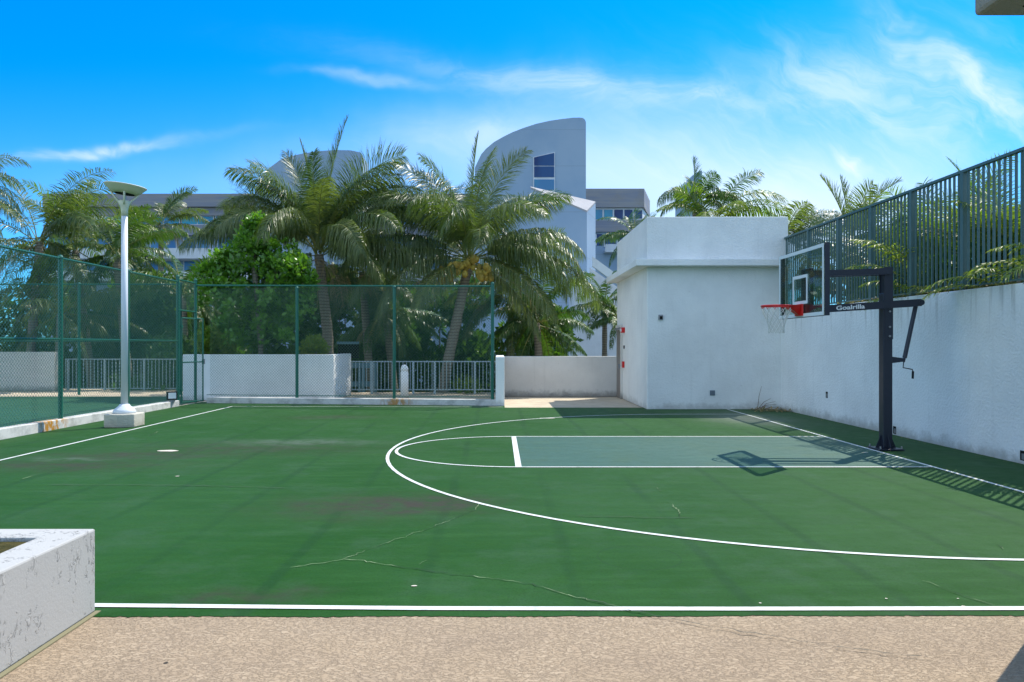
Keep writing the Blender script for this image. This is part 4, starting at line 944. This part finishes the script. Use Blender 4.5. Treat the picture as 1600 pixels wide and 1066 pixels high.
bush('round_shrub', 'yellow-green shrub at the left end of the planter wall by the gate', 'shrub', (-9.6, 23.8, 1.3), [P(325, 535, 23.8) + (.45,), P(335, 548, 23.8) + (.35,), P(352, 545, 23.8) + (.3,)], 2400, .12, 72, M_areca, .35)
hed = [(-26, 34, 4.4, 'far left'), ]
spots = [(-27, 33, 4.5, 'dense shrubbery behind the low wall at the left edge'), (-31, 33, 4.6, 'dense shrubbery at the very left behind the low wall, cut by the picture edge'), (-22.5, 34, 4.8, 'dense shrubbery behind the low wall, right of the far left palm'), (-18.5, 34.5, 5.0, 'dense shrubbery behind the left end of the far railing'),
         (-14.5, 34, 5.0, 'dense shrubbery behind the right end of the far railing'), (-10.5, 33, 5.0, 'dense shrubbery behind the leafy tree'), (-6.5, 33, 5.3, 'dense dark shrubbery behind the tall grey-green coconut palm'),
         (-3.0, 33.5, 4.8, 'dense dark shrubbery to the left of the leaning palm trunk'), (0.3, 33, 3.8, 'dense dark shrubbery to the right of the leaning palm trunk'), (-12.5, 29.6, 2.6, 'lower shrub just beyond the far railing')]
for i, (bx, by, hh, lab) in enumerate(spots):
    r_ = np.random.default_rng(80 + i); b_ = []
    for k_ in range(24):
        b_.append((bx + r_.uniform(-2.4, 2.4), by + r_.uniform(-1, 1), r_.uniform(-3, hh - 1.0), r_.uniform(.8, 1.3)))
    bush('hedge_shrub', lab, 'shrub', (bx, by, -3.6), b_, 17000, .30, 90 + i, M_hedge, .3, group='dark shrubs behind the courts')
for i, (bx, by, hh, lab) in enumerate([(9.4, 17.2, .8, 'leafy undergrowth behind the far half of the picket fence'), (9.1, 14.6, .8, 'leafy undergrowth behind the pickets above the hoop'), (8.9, 12.2, .8, 'leafy undergrowth behind the pickets near the right edge')]):
    r_ = np.random.default_rng(180 + i)
    b_ = [(bx + r_.uniform(-.8, .9), by + r_.uniform(-1.6, 1.6), PB + r_.uniform(0, hh), r_.uniform(.3, .6)) for _ in range(16)]
    bush('low_shrub', lab, 'shrub', (bx, by, PB), b_, 4200, .16, 190 + i, M_hedge, .5, group='shrubs behind the picket fence')
bush('low_shrub', 'small plant with narrow leaves at the foot of the far railing near the pillar wall', 'shrub', (-1.3, 26.4, -.5), [(-1.3, 26.4, .25, .3), (-.9, 26.4, .2, .22)], 500, .22, 199, M_areca, .4, aspect=.15, stem=False)

# blue grey steel frame seen low behind the railing
uf = thing('steel_frame', 'blue-grey metal frame with a dark screen low behind the railing, left of the bollard', 'metal frame', (-5, 28.4, -3.6))
mm = mat('blue_grey_steel', (.13, .24, .28), .6, .3)
for px in (534, 562, 568, 586): q = P(px, 600, 28.4); obj('upright', MB().box(q[0] - .06, q[0] + .06, 28.36, 28.44, -3.6, P(0, 572, 28.4)[2]), mm, uf)
for py in (600, 571): z_ = P(0, py, 28.4)[2]; obj('crossbar', MB().box(P(532, 0, 28.4)[0] - .06, P(588, 0, 28.4)[0] + .06, 28.30, 28.359, z_ - .1, z_ + .1), mm, uf)
q0 = P(528, 560, 28.6); q1 = P(560, 538, 28.6)
sf = obj('screen', MB().box(q0[0], q1[0], 28.6, 28.7, q0[2], q1[2]), M_hole, uf); obj('screen_frame', MB().box(q0[0] - .03, q1[0] + .03, 28.55, 28.598, q1[2], q1[2] + .1), mm, sf)
obj('screen_post', MB().box(q0[0], q0[0] + .06, 28.6, 28.66, -3.6, q0[2] - .001), mm, uf)

# leaf litter, twigs
lt_ = Fol(300); r = lt_.r
def litter(xa, xb, ya, yb, z, n, size):
    p = np.stack([r.uniform(xa, xb, n), r.uniform(ya, yb, n), z + r.uniform(0, .03, n)], -1); a = nrm(np.stack([r.normal(0, 1, n), r.normal(0, 1, n), r.normal(0, .25, n)], -1)); b = nrm(np.cross(a, np.array([0, 0, 1.])))
    s_ = size * r.uniform(.4, 1.3, n); V = np.stack([p, p + a * (s_ * .5)[:, None] + b * (s_ * .13)[:, None], p + a * s_[:, None], p + a * (s_ * .5)[:, None] - b * (s_ * .13)[:, None]], 1).reshape(-1, 3)
    lt_.push(V, (np.arange(n) * 4)[:, None] + np.arange(4), np.zeros((0, 3), int), np.repeat(r.random(n), 4), 0)
litter(7.42, 7.82, 5, 19.5, 2.605, 1500, .11)
litter(6.6, 7.45, 18.7, 19.5, .012, 240, .16)
litter(7.3, 7.48, 5, 19.5, .006, 260, .05)
tag(lt_.build('leaf_litter', [M_dry], None), 'dry brown leaf litter along the retaining wall top and in the court corner', 'leaf litter', kind='stuff')
tw = MB(); c_ = Vector((6.75, 19.3, .02))
for e in ((6.95, 19.5, .62), (7.2, 19.5, .30), (7.3, 19.45, .22), (7.35, 19.5, .14), (7.1, 19.4, .1), (7.46, 19.3, .04)):
    tw.tube([c_ + Vector((rnd.uniform(-.05, .2), 0, 0)), (c_ + Vector(e)) / 2 + Vector((0, 0, .05)), e], [.008, .006, .003], 5)
tag(obj('fallen_frond', tw, mat('dry_brown_twig', (.17, .11, .06), .9, .1)), 'thin dry brown palm twigs leaning in the corner of the court', 'twig')

# ---------------------------------------------------------------- buildings beyond
def pz(py, Y): return CH + (HY - py) * Y / F
def pxx(px, Y): return (px - HX) * Y / F
YL = 95.
lbld = thing('apartment_building', 'long grey apartment block with ribbon windows stretching behind the palms', 'building', (-22, YL, -3.6))
X0, X1 = pxx(70, YL), pxx(916, YL)
def band(par, y0, y1, m_, nm, Y, xa, xb, dep=12, out=0.): return obj(nm, MB().box(xa, xb, Y - out, Y + dep, pz(y1, Y), pz(y0, Y)), m_, par)
band(lbld, 304, 324, M_fac, 'parapet', YL, X0, X1, out=.5)
band(lbld, 324.2, 337, M_fac, 'wall', YL, X0, X1)
band(lbld, 352, 368, M_fac, 'wall', YL, X0, X1, out=.3)
band(lbld, 390, 406, M_bwhite, 'balcony_wall', YL, X0, X1, out=1.4)
band(lbld, 426, 440, M_bwhite, 'balcony_wall', YL, X0, X1, out=1.4)
obj('core_wall', MB().box(X0, X1, YL + 1.2, YL + 12, -3.6, pz(338, YL)), M_tow, lbld)
def windows(par, Y, xa, xb, n, y0, y1, m_, frac=.88, fr_=True):
    wdt = (xb - xa) / n
    for i in range(n):
        a = xa + i * wdt; b = a + wdt * frac
        wf = obj('window', MB().box(a, b, Y - .02, Y + .08, pz(y1, Y), pz(y0, Y)), M_bwhite, par)
        e = .12; mid = (a + b) / 2
        obj('pane', MB().box(a + e, mid - .06, Y - .06, Y - .021, pz(y1, Y) + e, pz(y0, Y) - e).box(mid + .06, b - e, Y - .06, Y - .021, pz(y1, Y) + e, pz(y0, Y) - e), m_, wf)
windows(lbld, YL + .3, X0, X1, 16, 337.2, 351.8, M_winc, .97)
M_winb = mat('mid_blue_window_glass', (.05, .18, .36), .12, .3, fn=f_win((.04, .16, .36), (.10, .27, .42)))
windows(lbld, YL + 1.0, X0, X1, 16, 369, 389.5, M_winb, .8)
windows(lbld, YL + 1.0, X0, X1, 16, 407, 424.5, M_winb, .8)
# right wing
YW = 88.
wg = thing('apartment_wing', 'grey end block with blue windows just right of the curved white tower', 'building', (14, YW, -3.6))
xa, xb = pxx(900, YW), pxx(1004, YW); xs_, ysd = pxx(1018, YW + 6) , YW + 7
def wprism(y0, y1, m_, nm, o=0.): return obj(nm, MB().prism([(xa, YW - o), (xb + o * .3, YW - o), (xs_, ysd), (xa, ysd)], pz(y1, YW), pz(y0, YW)), m_, wg)
wprism(296, 325, M_fac, 'parapet', .4); wprism(325.1, 345, M_bwhite, 'wall'); wprism(345.1, 363, M_fac, 'spandrel', .4); wprism(363.1, 420, M_tow, 'lower_wall'); wprism(420.1, 586, M_tow, 'base_wall', .2)
for i, (a, b) in enumerate([(918, 942), (944, 958), (960, 974), (976, 989)]):
    w_ = obj('window', MB().box(pxx(a, YW), pxx(b, YW), YW - .06, YW - .003, pz(343, YW), pz(328, YW)), M_winc if i < 2 else M_win, wg)
    obj('frame', MB().box(pxx(b, YW) - .06, pxx(b, YW) + .08, YW - .12, YW - .061, pz(343, YW), pz(328, YW)), M_bwhite, w_)
obj('window', MB().box(pxx(993, YW), pxx(1003, YW), YW - .06, YW - .003, pz(352, YW) + .8, pz(329, YW)), M_win, wg)
for a, b, y0, y1 in [(932, 941, 366, 384), (945, 962, 366, 386), (965, 975, 366, 384)]:
    w_ = obj('window', MB().box(pxx(a, YW), pxx(b, YW), YW - .06, YW - .003, pz(y1, YW), pz(y0, YW)), M_win, wg)
    obj('frame', MB().box(pxx(a, YW) - .12, pxx(a, YW), YW - .09, YW - .004, pz(y1, YW), pz(y0, YW)), M_bwhite, w_)
obj('balcony', MB().box(pxx(943, YW), pxx(985, YW), YW - 1.4, YW - .01, pz(396, YW), pz(393, YW)).box(pxx(943, YW), pxx(985, YW), YW - 1.4, YW - 1.32, pz(392.9, YW), pz(384, YW)), M_bwhite, wg)
# curved towers
def curved(label, Y, prof, dep, win=None, m_=M_tow):
    t_ = thing('curved_tower', label, 'building', (pxx(prof[0][0], Y), Y, -3.6))
    pts = [(pxx(a, Y), pz(b, Y)) for a, b in prof]
    pts = [(pts[0][0], -3.6)] + pts + [(pts[-1][0], -3.6)]
    obj('wall', MB().prism_y(pts[::-1], Y, Y + dep), m_, t_)
    return t_
prof = [(742, 262), (752, 241), (760, 232), (772, 222), (786, 214), (800, 207), (818, 200), (838, 193.5), (858, 189), (878, 186), (896, 184), (906, 183.8), (911, 184.5), (914, 187), (915.5, 191)]
ct = curved('large white tower with a curved roofline and a tall window, behind the coconut-bearing palm', 75., prof, 14)
Yt = 75.
def wq(pts, y0, y1): return MB().prism_y([(pxx(a, Yt), pz(b, Yt)) for a, b in pts][::-1], y0, y1)
fr_ = obj('window', wq([(833, 305), (833, 246), (867, 238), (867, 305)], Yt - .12, Yt - .003), M_bwhite, ct)
obj('pane', wq([(834.5, 259.6), (834.5, 246.8), (865.7, 239.6), (865.7, 259.6)], Yt - .16, Yt - .121), M_win, fr_)
obj('pane', wq([(834.5, 277.5), (834.5, 260.8), (865.7, 260.8), (865.7, 277.5)], Yt - .16, Yt - .121), M_win, fr_)
obj('pane', wq([(834.5, 297.5), (834.5, 281), (865.7, 281), (865.7, 297.5)], Yt - .16, Yt - .121), M_winc, fr_)
curved('second curved tower farther back behind the tall grey-green coconut palm', 88., [(399, 305), (399, 292), (408, 278), (420, 263), (439, 249), (455, 244), (475, 239.5), (500, 236), (525, 234.5), (548, 235), (562, 238), (566, 244)], 4)
curved('small far curved tower tip between the palms above the utility building', 130., [(1072, 300), (1073, 286), (1080, 276), (1088, 270), (1094, 267), (1097, 267)], 8)
# white front wing with sloping roof and stairs
Yf = 60.
fwg = thing('white_wing', 'white wing with a sloping folded roof in front of the curved tower', 'building', (pxx(880, Yf), Yf, -3.6))
A = (pxx(829, Yf), Yf, pz(295.5, Yf)); B = (pxx(917, Yf), Yf, pz(332, Yf)); Yr = 63.5
C_ = (pxx(930.5, Yr), Yr, pz(318, Yr)); D = (pxx(829, Yr + 2), Yr + 2, pz(294.5, Yr + 2))
vs = [A, B, C_, D] + [(p[0], p[1], -3.6) for p in (A, B, C_, D)]
obj('wall', MB().add(vs, [(1, 0, 4, 5), (2, 1, 5, 6), (3, 2, 6, 7), (0, 3, 7, 4)]), M_tow, fwg)
obj('roof', MB().add([(p[0], p[1], p[2] + dz) for dz in (.01, .16) for p in (A, B, C_, D)], [(0, 3, 2, 1), (4, 5, 6, 7), (0, 1, 5, 4), (1, 2, 6, 5), (2, 3, 7, 6), (3, 0, 4, 7)]), mat('grey_white_roof', (.38, .37, .37), .9, .2, fn=f_stucco((.38, .37, .37), .3, 3, .01)), fwg)
Ys = 52.
stw = thing('stair_wall', 'white diagonal stair parapets between the white wing and the utility building', 'stairs', (pxx(950, Ys), Ys, -3.6))
def sq(pts, Y, d_=.3): return MB().prism_y([(pxx(a, Y), pz(b, Y)) for a, b in pts][::-1], Y, Y + d_)
obj('parapet', sq([(926, 416), (926, 401), (1000, 455), (1000, 470)], Ys - 1.5), M_wall, stw)
obj('parapet', sq([(922, 450), (922, 418), (1000, 474), (1000, 500)], Ys), M_bwhite, stw)
obj('lower_wall', MB().box(pxx(900, Ys), pxx(1010, Ys), Ys + 1, Ys + 5, -3.6, pz(446, Ys)), M_bwhite, stw)
